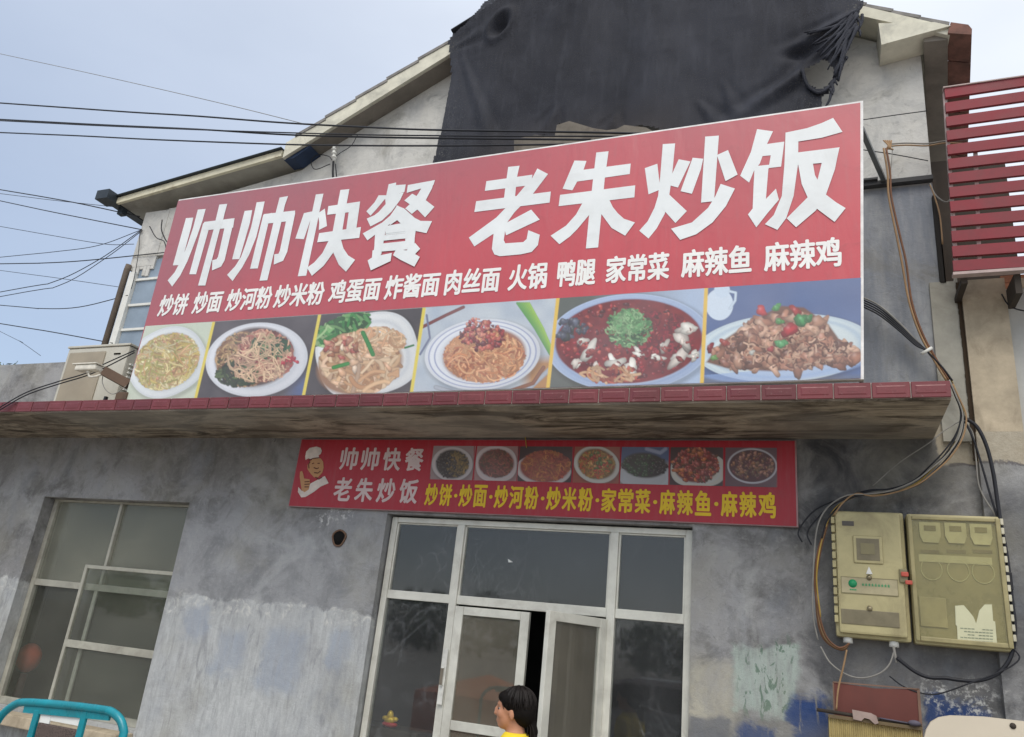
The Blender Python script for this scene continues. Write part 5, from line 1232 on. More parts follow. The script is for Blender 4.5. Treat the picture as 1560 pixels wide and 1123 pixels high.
q = MB(); c_ = at(1412, 535, 5.85); q.tube([c_+Vector((-0.035, 0, -0.02)), c_+Vector((0.035, 0, 0.025))], 0.012, 8)
tag(q.build('cable_clip', M_white), 'white clip binding the black cables above the canopy end', 'clip')
bund = [(1448, 580), (1458, 605), (1467, 632), (1462, 662), (1445, 690), (1420, 715), (1395, 735), (1360, 748), (1325, 752)]
tail = [[(1280, 760), (1245, 775), (1225, 795), (1216, 812), (1222, 826)], [(1270, 768), (1245, 790), (1230, 812), (1236, 830)], [(1290, 755), (1262, 772), (1246, 800), (1240, 850), (1238, 930), (1246, 975)],
        [(1300, 758), (1275, 772), (1260, 796), (1250, 830), (1244, 880), (1250, 940)], [(1290, 762), (1262, 790), (1252, 820)], [(1305, 752), (1285, 765), (1270, 785)]]
mm = [M_cab, M_cab, M_cabg, M_caby, M_cab, M_cabt]
nm = ['black', 'thin black', 'grey', 'yellow', 'dark', 'tan']
for k in range(6):
    off = (k-2.5)*1.6
    cable([(x+off*1.0+1.2*math.sin(k*2.3+i_), y+off*0.9+1.5*math.sin(k*1.7+i_*1.3)) for i_, (x, y) in enumerate(bund)] + tail[k], 0.0058, mm[k], nm[k]+' cable in the sagging bundle from the canopy end to the meter boxes', 5.86-0.012*(k % 3))
cable([(1466, 640), (1440, 655), (1415, 675), (1370, 705), (1330, 740)], 0.004, M_cabg, 'thin straight grey wire across the dark soot under the canopy', 5.9)
cable([(1468, 636), (1488, 650), (1503, 680), (1513, 720), (1519, 760), (1525, 800), (1534, 850), (1541, 910), (1546, 960), (1540, 1000), (1520, 1026), (1490, 1037), (1460, 1036), (1440, 1033), (1415, 1032), (1392, 1022), (1366, 1002)], 0.013, M_cab, 'thick black cable running down the right side of the meter cabinet', 5.87)
cable([(1470, 642), (1484, 672), (1496, 710), (1508, 752), (1520, 790)], 0.007, M_cab, 'thinner black cable beside the thick one right of the canopy', 5.88)
cable([(1468, 642), (1482, 660), (1487, 700), (1493, 745), (1520, 790)], 0.005, M_cabg, 'thin grey cable bowing down right of the canopy end', 5.89)
cable([(1540, 985), (1553, 1000), (1545, 1012), (1520, 1025), (1480, 1040), (1430, 1057), (1400, 1055), (1375, 1045), (1355, 1030)], 0.005, M_cab, 'thin black wire looping under the meter cabinet', 5.86)
for k in range(3):
    cable([(1262-k*2, 795+k*4), (1250-k*2, 840), (1243-k, 890), (1245+k*2, 940), (1253+k*3, 970), (1268+k*3, 985), (1285, 990-k*2), (1294, 980)], 0.0065, (M_cabb, M_cabt, M_cabb)[k], ('outer brown', 'tan', 'inner brown')[k]+' cable curling into the left end of the meter cabinet', 5.88-0.01*k)
cable([(1290, 990), (1285, 1015), (1277, 1050), (1274, 1082)], 0.0065, M_cabt, 'tan cord hanging in front of the red brown board', 5.80)
cable([(1363, 990), (1355, 1012), (1340, 1026), (1315, 1033), (1290, 1028), (1265, 1010), (1250, 985)], 0.006, M_cabg, 'grey cable sagging under the left meter cabinet', 5.88)
cable([(1361, 985), (1364, 1000), (1366, 1010)], 0.009, M_cabg, 'short grey lead under the meter gland', 5.88)
cable([(1526, 448), (1534, 462), (1546, 470), (1562, 474)], 0.005, M_cab, 'thin wire drooping from the beige column to the right edge', 5.88, ext=0)
cable([(1417, 282), (1424, 300), (1432, 330), (1436, 372)], 0.006, M_cabt, 'brown cord hanging in the gap beside the red screen', 5.9)
cable([(1417, 280), (1425, 297), (1440, 308), (1450, 302)], 0.006, M_cabg, 'short grey pipe end in the gap beside the red screen', 5.9)
cable([(800, 664), (801, 672), (802, 682)], 0.004, M_caby, 'short yellow wire end on the top edge of the small sign', 5.955)
M_dark2 = simple('black_plank', (0.02, 0.018, 0.016, 1), 0.8)
for k, (x0, y0, x1, y1) in enumerate(((1427, 300, 1433, 432), (1434, 372, 1440, 432))):
    a, b = at(x0, y0, 5.98), at(x1, y1, 5.98); q = MB(); q.cbox((a.x, 5.96, b.z), (b.x, 5.995, a.z), 0.004)
    tag(q.build('plank', M_dark2), ('longer', 'shorter')[k]+' dark plank standing in the gap between the two buildings', 'plank')

# ------------------------------------------------------------------ meter cabinets
M_box = simple('yellowed_plastic_cabinet', (0.44, 0.39, 0.21, 1), 0.5, 0, 0.35, var=0.12, scale=5, dirt=(0.22, 0.18, 0.10, 1), dirt_amt=0.6, bump=0.15)
M_boxd = simple('dark_olive_plastic', (0.21, 0.185, 0.10, 1), 0.5, 0, 0.4, var=0.12, scale=4)  # plain darker olive plastic for small fittings
M_boxm = simple('brown_grey_cover', (0.19, 0.165, 0.105, 1), 0.4)
M_green = simple('green_print', (0.02, 0.30, 0.12, 1), 0.5)
MC = thing('meter_cabinet', (0.31, 6.0, 2.06), 'closed yellowed electric meter cabinet with green emblem, left of the clear one', 'meter box')
bx0, bx1, bz0, bz1 = 0.085, 0.525, 2.075, 2.905
F = 5.84
q = MB(); q.cbox((bx0-0.01, F+0.035, bz0-0.01), (bx1+0.005, 5.9985, bz1+0.005), 0.02); q.build('back_case', M_box, MC)
q = MB(); q.cbox((bx0+0.012, F, bz0+0.015), (bx1-0.02, F+0.034, bz1-0.008), 0.014); q.build('door', M_box, MC)
def bp(px, py, y=F): return at(px, py, y)
a, b = bp(1299, 816), bp(1346, 860)
q = MB(); q.cbox((a.x, F-0.010, b.z), (b.x, F+0.002, a.z), 0.008); q.build('window_rim', M_box, MC)
q = MB(); q.cbox((a.x+0.02, F-0.013, b.z+0.02), (b.x-0.02, F-0.0102, a.z-0.018), 0.001); q.build('viewing_window', M_boxm, MC)
q = MB(); q.box((a.x+0.045, F-0.0150, b.z+0.06), (b.x-0.05, F-0.0132, a.z-0.05)); q.build('window_pane', M_boxd, MC)
a, b = bp(1281, 878), bp(1369, 909)
q = MB(); q.cbox((a.x, F-0.004, b.z), (b.x, F+0.002, a.z), 0.002); q.build('name_panel', simple('pale_plastic_panel', (0.42, 0.37, 0.23, 1), 0.4), MC)
q = MB(); 
for (x0, z0_, x1, z1_) in ((a.x, a.z-0.004, b.x, a.z), (a.x, b.z, b.x, b.z+0.004), (a.x, b.z, a.x+0.003, a.z), (b.x-0.003, b.z, b.x, a.z)): q.box((x0, F-0.0055, z0_), (x1, F-0.0042, z1_))
q.build('panel_outline', M_boxd, MC)
e = bp(1299, 889); q = MB(); q.disc((e.x, F-0.005, e.z), (0, 1, 0), 0.027, 0.002, 20)
for k in range(4): q.box((e.x-0.02+k*0.011, F-0.0055, e.z-0.045), (e.x-0.012+k*0.011, F-0.0042, e.z-0.036))
q.build('green_emblem', M_green, MC)
q = MB()
for k in range(9):
    x = bp(1313, 890).x + k*0.0195; z = bp(1313, 890).z
    q.box((x, F-0.0055, z-0.003), (x+0.013, F-0.0042, z+0.001)); q.box((x+0.005, F-0.0056, z-0.010), (x+0.0085, F-0.0043, z+0.008)); q.box((x, F-0.0054, z-0.010), (x+0.013, F-0.0041, z-0.007))
q.build('green_lettering', M_green, MC)
a, b = bp(1281, 927), bp(1371, 957)
q = MB(); q.cbox((a.x, F-0.005, b.z), (b.x, F+0.002, a.z), 0.003); q.build('lower_cover', M_boxm, MC)
for px, py in ((1324, 880), (1325, 927)):
    c_ = bp(px, py); q = MB(); q.disc((c_.x, F-0.006, c_.z), (0, 1, 0), 0.017, 0.012, 16); q.build('lock', simple('brass_lock', (0.28, 0.24, 0.15, 1), 0.35, 0.6), MC)
c_ = bp(1324, 870); q = MB(); q.prism([(c_.x-0.02, c_.z-0.02), (c_.x+0.02, c_.z-0.02), (c_.x, c_.z+0.03)], F-0.006, F-0.001); q.build('arrow_mark', M_white, MC)
a = bp(1290, 797); q = MB(); q.box((a.x-0.03, F-0.003, a.z-0.018), (a.x+0.045, F-0.0005, a.z+0.014)); q.build('badge', simple('dark_badge', (0.09, 0.08, 0.07, 1), 0.4), MC)
for px in (1292, 1362):
    c_ = at(px, 977, 5.9); q = MB(); q.tube([(c_.x, 5.92, bz0-0.045), (c_.x, 5.92, bz0-0.008)], 0.03, 16); q.build('cable_gland', M_white, MC)
q = MB()
for k in range(12): z = bz0+0.08+k*0.06; q.cbox((bx0-0.016, F+0.012, z), (bx0+0.008, F+0.036, z+0.045), 0.003)
q.build('hinge', M_box, MC)
q = MB(); c_ = bp(1375, 880); q.cbox((c_.x-0.02, F-0.014, c_.z-0.035), (c_.x+0.03, F+0.002, c_.z+0.055), 0.008); q.build('latch_plate', M_boxd, MC)
q = MB(); q.cbox((c_.x-0.01, F-0.03, c_.z+0.005), (c_.x+0.035, F-0.0145, c_.z+0.035), 0.006); q.build('red_seal', simple('faded_red_seal', (0.50, 0.10, 0.07, 1), 0.5), MC); q = MB(); q.cbox((c_.x+0.012, F-0.03, c_.z-0.045), (c_.x+0.055, F-0.0145, c_.z-0.018), 0.006); q.build('red_seal', simple('faded_red_seal', (0.50, 0.10, 0.07, 1), 0.5), MC)
MC2 = thing('meter_cabinet', (0.82, 6.0, 2.06), 'clear fronted electric meter cabinet with torn white notice, right of the closed one', 'meter box')
cx0, cx1 = 0.545, 1.095
q = MB(); q.cbox((cx0, F+0.02, bz0-0.015), (cx1+0.006, 5.9985, bz1-0.002), 0.02)
q.build('back_case', M_box, MC2)
# raised rim frame and a tinted cover with moulded meter shapes
q = MB(); rz0, rz1 = bz0+0.005, bz1-0.02
q.cbox((cx0+0.005, F-0.006, rz0), (cx0+0.03, F+0.019, rz1), 0.006); q.cbox((cx1-0.032, F-0.006, rz0), (cx1-0.005, F+0.019, rz1), 0.006)
q.cbox((cx0+0.031, F-0.006, rz1-0.025), (cx1-0.033, F+0.019, rz1), 0.006); q.cbox((cx0+0.031, F-0.006, rz0), (cx1-0.033, F+0.019, rz0+0.03), 0.006)
q.build('door_frame', simple('olive_plastic_frame', (0.32, 0.28, 0.145, 1), 0.42), MC2)
q = MB(); q.box((cx0+0.03, F+0.012, rz0+0.028), (cx1-0.032, F+0.0195, rz1-0.024)); q.build('inner_panel', simple('smoky_olive_cover', (0.25, 0.225, 0.125, 1), 0.3, 0, 0.5, var=0.2, scale=5), MC2)
M_meter = simple('pale_olive_meter', (0.42, 0.40, 0.26, 1), 0.5, var=0.15, scale=12)
def rr(mb, cx, cz, w, h, y0, y1, tp=1.0, bt=0.72):
    pts = [(cx-w/2, cz+h/2), (cx+w/2, cz+h/2), (cx+w/2, cz-h*0.15), (cx+w/2*bt, cz-h/2), (cx-w/2*bt, cz-h/2), (cx-w/2, cz-h*0.15)]
    mb.prism(pts[::-1], y0, y1)
for px, py, k in ((1417, 811, 0), (1456, 812, 0), (1495, 814, 0)):
    c_ = bp(px, py); q = MB(); rr(q, c_.x, c_.z, 0.125, 0.135, F+0.003, F+0.0115); m_ = q.build('meter', M_meter, MC2)
    q = MB(); q.box((c_.x-0.035, F+0.0005, c_.z+0.01), (c_.x+0.035, F+0.0028, c_.z+0.045)); q.build('meter_dial', M_boxd, m_)
for px, py in ((1419, 867), (1460, 869), (1498, 872)):
    c_ = bp(px, py); q = MB()
    q.tube([(c_.x+0.062*math.cos(t), F+0.011, c_.z+0.07*math.sin(t)) for t in np.linspace(0, 2*math.pi, 25)], 0.004, 5, False); q.build('moulded_ring', M_meter, MC2)
c_ = bp(1422, 932); q = MB(); q.cbox((c_.x-0.078, F+0.004, c_.z-0.095), (c_.x+0.078, F+0.0115, c_.z+0.09), 0.003); q.build('meter', simple('dull_olive_meter', (0.31, 0.28, 0.17, 1), 0.45), MC2)
c_ = bp(1458, 852); q = MB(); q.box((bp(1400, 850).x, F+0.008, c_.z-0.026), (bp(1512, 858).x, F+0.0118, c_.z+0.022)); q.build('label_rail', M_meter, MC2)
c_ = bp(1458, 840); q = MB()
for px in (1417, 1457, 1497): c2 = bp(px, 840); q.box((c2.x-0.055, F+0.009, c2.z-0.012), (c2.x+0.055, F+0.0117, c2.z+0.010))
q.build('breaker_row', M_boxm, MC2)
# torn notice
M_paper = simple('white_paper_notice', (0.74, 0.76, 0.74, 1), 0.8, var=0.05)
q = MB(); pl = [(1455, 923), (1468, 922), (1475, 930), (1483, 940), (1487, 950), (1492, 930), (1500, 921), (1511, 921), (1513, 946), (1516, 947), (1519, 982), (1459, 978), (1458, 954), (1456, 952)]
pp = [bp(x, y, F+0.008) for x, y in pl]; q.prism([(p.x, p.z) for p in pp][::-1], F+0.0065, F+0.0085); no = q.build('notice', M_paper, MC2, label='torn white paper notice behind the cover')
q = MB()
for r_ in range(5):
    for k in range(9):
        if random.random() < 0.25: continue
        c_ = bp(1463+k*5.6, 957+r_*4.6+k*0.35, F+0.006); q.box((c_.x, F+0.0055, c_.z-0.004), (c_.x+0.017, F+0.0062, c_.z+0.003))
q.build('print_lines', simple('grey_print', (0.28, 0.33, 0.33, 1), 0.8), no)
q = MB()
for k in range(13):
    z = bz0+0.05+k*0.06; q.cbox((cx1-0.004, F-0.002, z), (cx1+0.014, F+0.03, z+0.04), 0.003)
q.build('hinge', simple('pale_hinge', (0.5, 0.47, 0.36, 1), 0.5), MC2)
q = MB(); q.cbox((cx1-0.003, F+0.0, bz0+0.36), (cx1+0.03, F+0.04, bz0+0.47), 0.005); q.build('hinge_clamp', M_black, MC2)
# shared opaque glass over the clear cabinet
q = MB(); q.box((cx0+0.031, F-0.002, rz0+0.031), (cx1-0.033, F+0.0, rz1-0.026)); q.build('clear_cover', glass_material('smoky_clear_cover', 0.05, (0.40, 0.37, 0.2, 1), 0.0, (0.97, 0.96, 0.88, 1), 0.5), MC2)

# ------------------------------------------------------------------ air conditioner, camera
AC = thing('air_conditioner', (-7.15, 5.6, 3.576), 'beige outdoor air conditioner unit standing on the canopy at the left end', 'air conditioner')
M_ac = simple('beige_sheet_metal', (0.52, 0.50, 0.43, 1), 0.5, 0, 0.4, var=0.08, scale=2, dirt=(0.32, 0.28, 0.21, 1), dirt_amt=0.45)
M_acd = simple('sun_browned_panel', (0.34, 0.295, 0.225, 1), 0.55, 0, 0.3, var=0.12, scale=2, dirt=(0.24, 0.2, 0.15, 1), dirt_amt=0.4)
axl, axr = at(90, 570, 5.45).x+0.03, at(186, 570, 5.45).x
q = MB(); q.cbox((axl, 5.45, 3.61), (axr, 5.80, 4.30), 0.02); q.build('casing', M_ac, AC)
q = MB(); q.cbox((axl+0.05, 5.440, 3.63), (axl+0.57, 5.4495, 4.245), 0.008); q.build('front_panel', M_acd, AC)
q = MB(); q.cbox((axl-0.01, 5.44, 4.301), (axr+0.01, 5.81, 4.325), 0.006); q.build('top_cover', M_ac, AC)
q = MB(); 
for k in range(5): q.cbox((axl+0.69, 5.443, 4.205+0.0), (axl+0.78, 5.449, 4.22), 0.001)
q.build('nameplate', M_boxd, AC)
q = MB()
for k in range(7): z = 3.84+k*0.045; q.bar((axr+0.012, 5.50, z), (axr+0.012, 5.76, z), 0.02, 0.016)
q.build('side_vent', M_white, AC)
q = MB(); q.cbox((axl+0.1, 5.5, 3.5755), (axl+0.2, 5.75, 3.609), 0.004); q.cbox((axr-0.2, 5.5, 3.5755), (axr-0.1, 5.75, 3.609), 0.004); q.build('foot', M_black, AC)
CA = thing('security_camera', (-6.3, 5.05, 3.7), 'white bullet security camera on a brown square arm in front of the air conditioner', 'camera')
cy = 5.02
a, b = at(150, 556, cy), at(121, 561, cy)
q = MB(); q.cbox((b.x-0.01, cy-0.045, b.z-0.035), (a.x+0.02, cy+0.045, b.z+0.02), 0.014); cab = q.build('camera_body', simple('aged_white_plastic', (0.66, 0.63, 0.55, 1), 0.45), CA)
q = MB(); q.cbox((b.x-0.045, cy-0.055, b.z+0.021), (a.x+0.03, cy+0.055, b.z+0.034), 0.005); q.build('sun_shield', simple('aged_white_plastic', (0.66, 0.63, 0.55, 1), 0.45), CA)
q = MB(); q.disc((b.x-0.012, cy, b.z-0.008), (1, 0, 0), 0.02, 0.006, 14); q.build('lens', M_black, CA)
q = MB(); q.tube(spline([at(135, 568, cy), at(137, 574, cy), at(148, 573, cy), at(158, 569, cy)], 4), 0.011, 8); q.disc(at(135, 567, cy), (0, 0, 1), 0.022, 0.02, 12); q.build('mount', simple('aged_white_plastic', (0.66, 0.63, 0.55, 1), 0.45), CA)
q = MB(); q.bar(at(158, 565, cy), at(196, 586, 5.16), 0.065, 0.085); q.build('arm', simple('rust_brown_square_tube', (0.13, 0.085, 0.06, 1), 0.6, 0.3), CA)
cable([(157, 570), (156, 583), (163, 596), (175, 600), (192, 588)], 0.004, M_cabg, 'grey lead looping under the security camera', 5.05)
q = MB(); a = at(177, 599, 5.1); b = at(191, 607, 5.1); q.cbox((a.x, 5.1, b.z-0.01), (b.x, 5.17, a.z+0.01), 0.004)
tag(q.build('junction_box', simple('rust_brown_square_tube', (0.13, 0.085, 0.06, 1), 0.6, 0.3)), 'small dark brown box on the canopy under the security camera', 'box')
q = MB(); a = at(160, 608, 5.11); q.cbox((a.x-0.012, 5.10, 3.579), (a.x+0.015, 5.13, 3.625), 0.004); tag(q.build('stone_chip', M_black), 'tiny dark stub on the canopy edge below the camera', 'stub')
# drip of leaves at far left edge: top of a distant tree
T = thing('tree', (-15.5, 9.5, 0), 'green treetop just peeking over the parapet at the far left edge', 'tree')
q = MB(); q.tube([(-15.5, 9.5, 0), (-15.4, 9.5, 3.0), (-15.6, 9.6, 4.8)], [0.14, 0.1, 0.04], 8)
for k in range(9):
    t = k*0.7; q.tube([(-15.45, 9.5, 2.6+k*0.25), (-15.45+0.9*math.cos(t), 9.5+0.9*math.sin(t), 3.8+k*0.22)], [0.045, 0.012], 5)
q.build('trunk', simple('grey_bark', (0.12, 0.10, 0.08, 1), 0.9), T)
q = MB()
for k in range(3800):
    v = Vector((random.gauss(0, 1), random.gauss(0, 1), random.gauss(0, 0.8))); v = v.normalized()*random.random()**0.4*1.65
    if math.sin(v.x*4)*math.sin(v.y*4+1)*math.sin(v.z*5) < -0.35: continue
    c_ = Vector((-15.75, 9.5, 4.75))+v; a_ = Vector((random.uniform(-1, 1), random.uniform(-1, 1), random.uniform(-1, 1))).normalized()*0.075; b_ = a_.cross(Vector((random.random(), random.random(), random.random()))).normalized()*0.03
    q.add([c_-a_, c_-b_, c_+a_, c_+b_], [(0, 1, 2, 3)])
q.build('crown', simple('leaf_green', (0.05, 0.09, 0.03, 1), 0.6, var=0.5, scale=4), T)
# ------------------------------------------------------------------ things along the bottom edge
Bd = MB(); tl, tr = at(1269, 1039, 5.86), at(1400, 1050, 5.86)
Bd.prism([(tl.x, 0.0), (tr.x-0.005, 0.0), (tr.x, tr.z), (tl.x+0.25, tl.z-0.012), (tl.x, tl.z)], 5.86, 5.885)
rb = thing('red_board', (0.3, 5.86, 0), 'red brown painted board leaning on the wall under the meter cabinets', 'board')
Bd.build('panel', simple('red_brown_paint', (0.145, 0.045, 0.035, 1), 0.55, 0, 0.35, var=0.12, scale=4, dirt=(0.09, 0.04, 0.03, 1)), rb)
q = MB(); q.box((tr.x-0.012, 5.855, 0), (tr.x+0.004, 5.8595, tr.z)); q.box((tl.x-0.003, 5.855, 0), (tl.x+0.006, 5.8595, tl.z)); q.bar((tl.x, 5.857, tl.z), (tr.x, 5.857, tr.z), 0.004, 0.008); q.build('edge_trim', simple('rusty_trim', (0.20, 0.12, 0.085, 1), 0.6), rb)
bm_ = thing('bamboo_blind', (0.3, 5.78, 0), 'straw coloured bamboo slat blind clipped to a dark stick below the red brown board', 'blind')
yb = 5.78
p0, p1 = at(1244, 1081, yb), at(1404, 1106, yb)
q = MB(); q.tube([p0, p1+Vector((0, 0, 0.0))], 0.011, 8); stick = q.build('stick', M_brown, bm_)
p0b, p1b = at(1262, 1092, yb), at(1405, 1112, yb)
n = 44
M_bam = simple('straw_bamboo', (0.42, 0.33, 0.14, 1), 0.6, var=0.22, scale=14)
for k in range(n):
    t = (k+0.5)/n; x = p0b.x+(p1b.x-p0b.x)*t; zt = p0b.z+(p1b.z-p0b.z)*t
    q = MB(); wd_ = (p1b.x-p0b.x)/n*0.92; yy = yb+0.008+0.002*(k % 2)
    q.add([(x-wd_/2, yy, 0.35), (x, yy-0.004, 0.35), (x+wd_/2, yy, 0.35), (x-wd_/2, yy, zt), (x, yy-0.004, zt), (x+wd_/2, yy, zt), (x, yy+0.004, 0.35), (x, yy+0.004, zt)],
          [(0, 1, 4, 3), (1, 2, 5, 4), (2, 6, 7, 5), (6, 0, 3, 7), (3, 4, 5, 7), (0, 6, 2, 1)]); q.build('slat', M_bam, bm_)
q = MB(); q.bar(p0b+Vector((0, -0.004, 0.006)), p1b+Vector((0, -0.004, 0.006)), 0.02, 0.02); q.build('head_rail', simple('dark_straw_binding', (0.15, 0.11, 0.06, 1), 0.7), bm_)
a, b = at(1298, 1081, yb-0.02), at(1338, 1096, yb-0.02)
q = MB(); q.prism([(a.x, a.z), (a.x+0.005, a.z-0.055), (a.x+0.05, a.z-0.06), (a.x+0.07, a.z-0.04), (b.x-0.05, a.z-0.045), (b.x-0.02, a.z-0.07), (b.x, a.z-0.06), (b.x-0.01, a.z-0.02), (b.x-0.04, a.z-0.008)][::-1], yb-0.03, yb-0.014)
q.build('clip', simple('pinkish_plastic_clip', (0.33, 0.25, 0.22, 1), 0.5), bm_)
q = MB(); c_ = at(1393, 1102, yb-0.02); q.ball(c_, (0.035, 0.02, 0.018)); q.tube([at(1340, 1094, yb-0.015), at(1385, 1102, yb-0.015)], 0.005, 6); q.build('tie', simple('violet_grey_tie', (0.10, 0.09, 0.12, 1), 0.7), bm_)
# legs of the stick: two posts down to the yard
q = MB(); q.tube([(p0b.x+0.01, yb+0.03, 0), (p0b.x+0.01, yb+0.03, p0b.z)], 0.012, 8); q.tube([(p1b.x-0.01, yb+0.03, 0), (p1b.x-0.01, yb+0.03, p1b.z)], 0.012, 8); q.build('post', M_brown, bm_)
# cream table top
ct = thing('table_top', (0.8, 5.3, 0), 'cream plastic table top with rounded corner and screw hole at lower right', 'table top')
yc = 5.35
cn = [(1404, 1140), (1411, 1112), (1418, 1100), (1430, 1093), (1448, 1090), (1500, 1092), (1560, 1099)]
P = [at(x, y, yc) for x, y in cn]; xr_ = P[-1].x
pts = [(p.x, p.z) for p in P] + [(xr_+0.7, P[-1].z+0.005), (xr_+0.85, P[-1].z-0.1), (xr_+0.85, 0.02), (P[0].x-0.02, 0.02)]
q = MB(); q.prism(pts[::-1], yc, yc+0.035); q.build('panel', simple('cream_plastic', (0.60, 0.53, 0.42, 1), 0.4, 0, 0.4, var=0.05, scale=2), ct)
c_ = at(1543, 1106, yc); q = MB(); q.disc((c_.x, yc-0.001, c_.z), (0, 1, 0), 0.016, 0.006, 14); q.build('screw_hole', M_brown, ct)
# teal tubular cart back
M_teal = simple('teal_enamel_tube', (0.0, 0.24, 0.30, 1), 0.3, 0.0, 0.5, var=0.15, scale=7, dirt=(0.02, 0.10, 0.12, 1), dirt_amt=0.5)
ky = 3.0
K = thing('cart', (-3.4, 3.1, 0), 'teal tubular steel cart back with a black mesh pad in the lower left corner', 'cart')
def kp(px, py, y=ky): return at(px, py, y)
top = [kp(-12, 1180), kp(-8, 1105), kp(4, 1088), kp(22, 1074), kp(40, 1070), kp(95, 1074), kp(155, 1081), kp(172, 1086), kp(184, 1098), kp(189, 1115), kp(190, 1180)]
top[0].z = 0.1; top[-1].z = 0.1; top[0].x = top[1].x; top[-1].x = top[-2].x
q = MB(); q.tube(top[:1]+spline(top[1:-1], 5)+top[-1:], 0.019, 10); q.build('frame', M_teal, K)
q = MB(); a, b = kp(38, 1078), kp(168, 1090)
q.bar(a+Vector((0, 0.0, 0.004)), b+Vector((0, 0.0, 0.004)), 0.012, 0.052); q.build('top_bar', M_teal, K)
for xa_k, xb_k in ((58, 46), (131, 123)):
    a = kp(xa_k, 1082); q = MB(); q.cbox((a.x-0.017, ky-0.008, 0.45), (a.x+0.017, ky+0.008, a.z), 0.003); q.build('upright', M_teal, K)
a, b = kp(63, 1085), kp(125, 1092)
q = MB(); q.cbox((a.x+0.0, ky+0.002, a.z-0.045), (a.x+0.065, ky+0.010, a.z-0.006), 0.002); q.cbox((a.x+0.066, ky+0.003, b.z-0.042), (b.x-0.002, ky+0.011, b.z), 0.002); q.build('pad_label', M_paper, K)
s_ = NT('black_woven_mesh', 0.7); vo = s_.n('ShaderNodeTexVoronoi'); vo.inputs['Scale'].default_value = 160; s_.l(s_.pos, vo.inputs['Vector'])
s_.color(s_.mix(s_.rng(vo.outputs['Distance'], 0.2, 0.5), (0.012, 0.011, 0.011, 1), (0.12, 0.09, 0.08, 1)))
q = MB(); q.cbox((a.x, ky-0.002, 0.6), (b.x-0.002, ky+0.02, a.z-0.046), 0.006); q.build('mesh_pad', s_.m, K)
q = MB(); q.cbox((-3.86, ky+0.05, 0.42), (-3.0, ky+0.75, 0.46), 0.01); q.cbox((-3.86, ky+0.72, 0.461), (-3.0, ky+0.75, 0.70), 0.01); q.build('deck', M_teal, K)
for x in (-3.80, -3.06):
    for y_ in (ky+0.12, ky+0.66):
        q = MB(); q.tube([(x+0.12*math.cos(t)*0, y_+0.11*math.cos(t), 0.135+0.11*math.sin(t)) for t in np.linspace(0, 2*math.pi, 25)], 0.022, 8, False)
        q.disc((x, y_, 0.135), (1, 0, 0), 0.03, 0.05, 12)
        for t in np.linspace(0, math.pi, 4)[:-1]: q.tube([(x, y_-0.1*math.cos(t), 0.135-0.1*math.sin(t)), (x, y_+0.1*math.cos(t), 0.135+0.1*math.sin(t))], 0.006, 5)
        q.tube([(x, y_, 0.135), (x, y_, 0.42)], 0.012, 6); q.build('wheel', M_black, K)
# things seen through the cart: pale ledge below the window
q = MB(); a = at(30, 1108, 5.9); q.cbox((-7.86, 5.80, 0.60), (-5.84, 5.999, 0.70), 0.01)
q.build('window_sill', M_beige, B, label='pale ledge below the wide window')

# golden ingot ornament behind the left glass
G = thing('ornament', (-3.2, 6.3, 1.2), 'small gold and red ornament standing inside the left pane of the shopfront', 'ornament')
o1 = at(592, 1097, 6.3)
q = MB(); q.ball((o1.x, 6.32, o1.z), (0.055, 0.03, 0.03)); q.ball((o1.x, 6.32, o1.z+0.03), (0.03, 0.025, 0.045)); q.ball((o1.x-0.045, 6.32, o1.z+0.01), (0.03, 0.02, 0.02)); q.ball((o1.x+0.05, 6.32, o1.z+0.01), (0.03, 0.02, 0.02))
q.build('gold_figure', simple('bright_gold_plastic', (0.85, 0.55, 0.06, 1), 0.3, 0.3), G)
q = MB(); q.ball((o1.x, 6.33, o1.z-0.035), (0.075, 0.04, 0.025)); q.build('red_base', simple('red_plastic', (0.5, 0.03, 0.03, 1), 0.4), G)
q = MB(); q.cbox((o1.x-0.3, 6.27, 0.02), (o1.x+0.3, 6.60, o1.z-0.062), 0.01); tag(q.build('counter', M_brown), 'dark counter just inside the left pane of the shopfront', 'counter')
fc = thing('flag_card', (0, 0, 0), 'tiny white arrow sticker on the middle upper pane of the shopfront', 'sticker')
c_ = at(777, 854, 6.1); q = MB(); q.prism([(c_.x-0.02, c_.z+0.012), (c_.x+0.028, c_.z-0.012), (c_.x-0.012, c_.z-0.016)][::-1], 6.098, 6.1005); fc.location = (c_.x, 6.1, c_.z); q.build('sticker', M_paper, fc)
fc['label'] = 'tiny white paper scrap stuck on the middle upper pane of the shopfront'; fc.name = 'paper_scrap'

LN = thing('lantern', (0, 0, 0), 'red paper lantern glimpsed through the lower left pane of the wide window', 'lantern')
c_ = at(42, 1008, 6.5); LN.location = (c_.x, 6.5, c_.z)
q = MB(); q.ball((c_.x, 6.5, c_.z+0.04), (0.13, 0.12, 0.15)); q.build('shade', simple('glossy_red_paper', (0.80, 0.10, 0.03, 1), 0.5, var=0.3, scale=8), LN)
q = MB(); q.tube([(c_.x, 6.5, c_.z-0.12), (c_.x-0.02, 6.5, c_.z-0.4)], [0.035, 0.05], 10); q.build('tassel', simple('dark_red_tassel', (0.10, 0.02, 0.02, 1), 0.8), LN)
q = MB(); q.tube([(c_.x, 6.5, c_.z+0.18), (c_.x, 6.5, 3.40)], 0.004, 5); q.build('cord', M_black, LN)
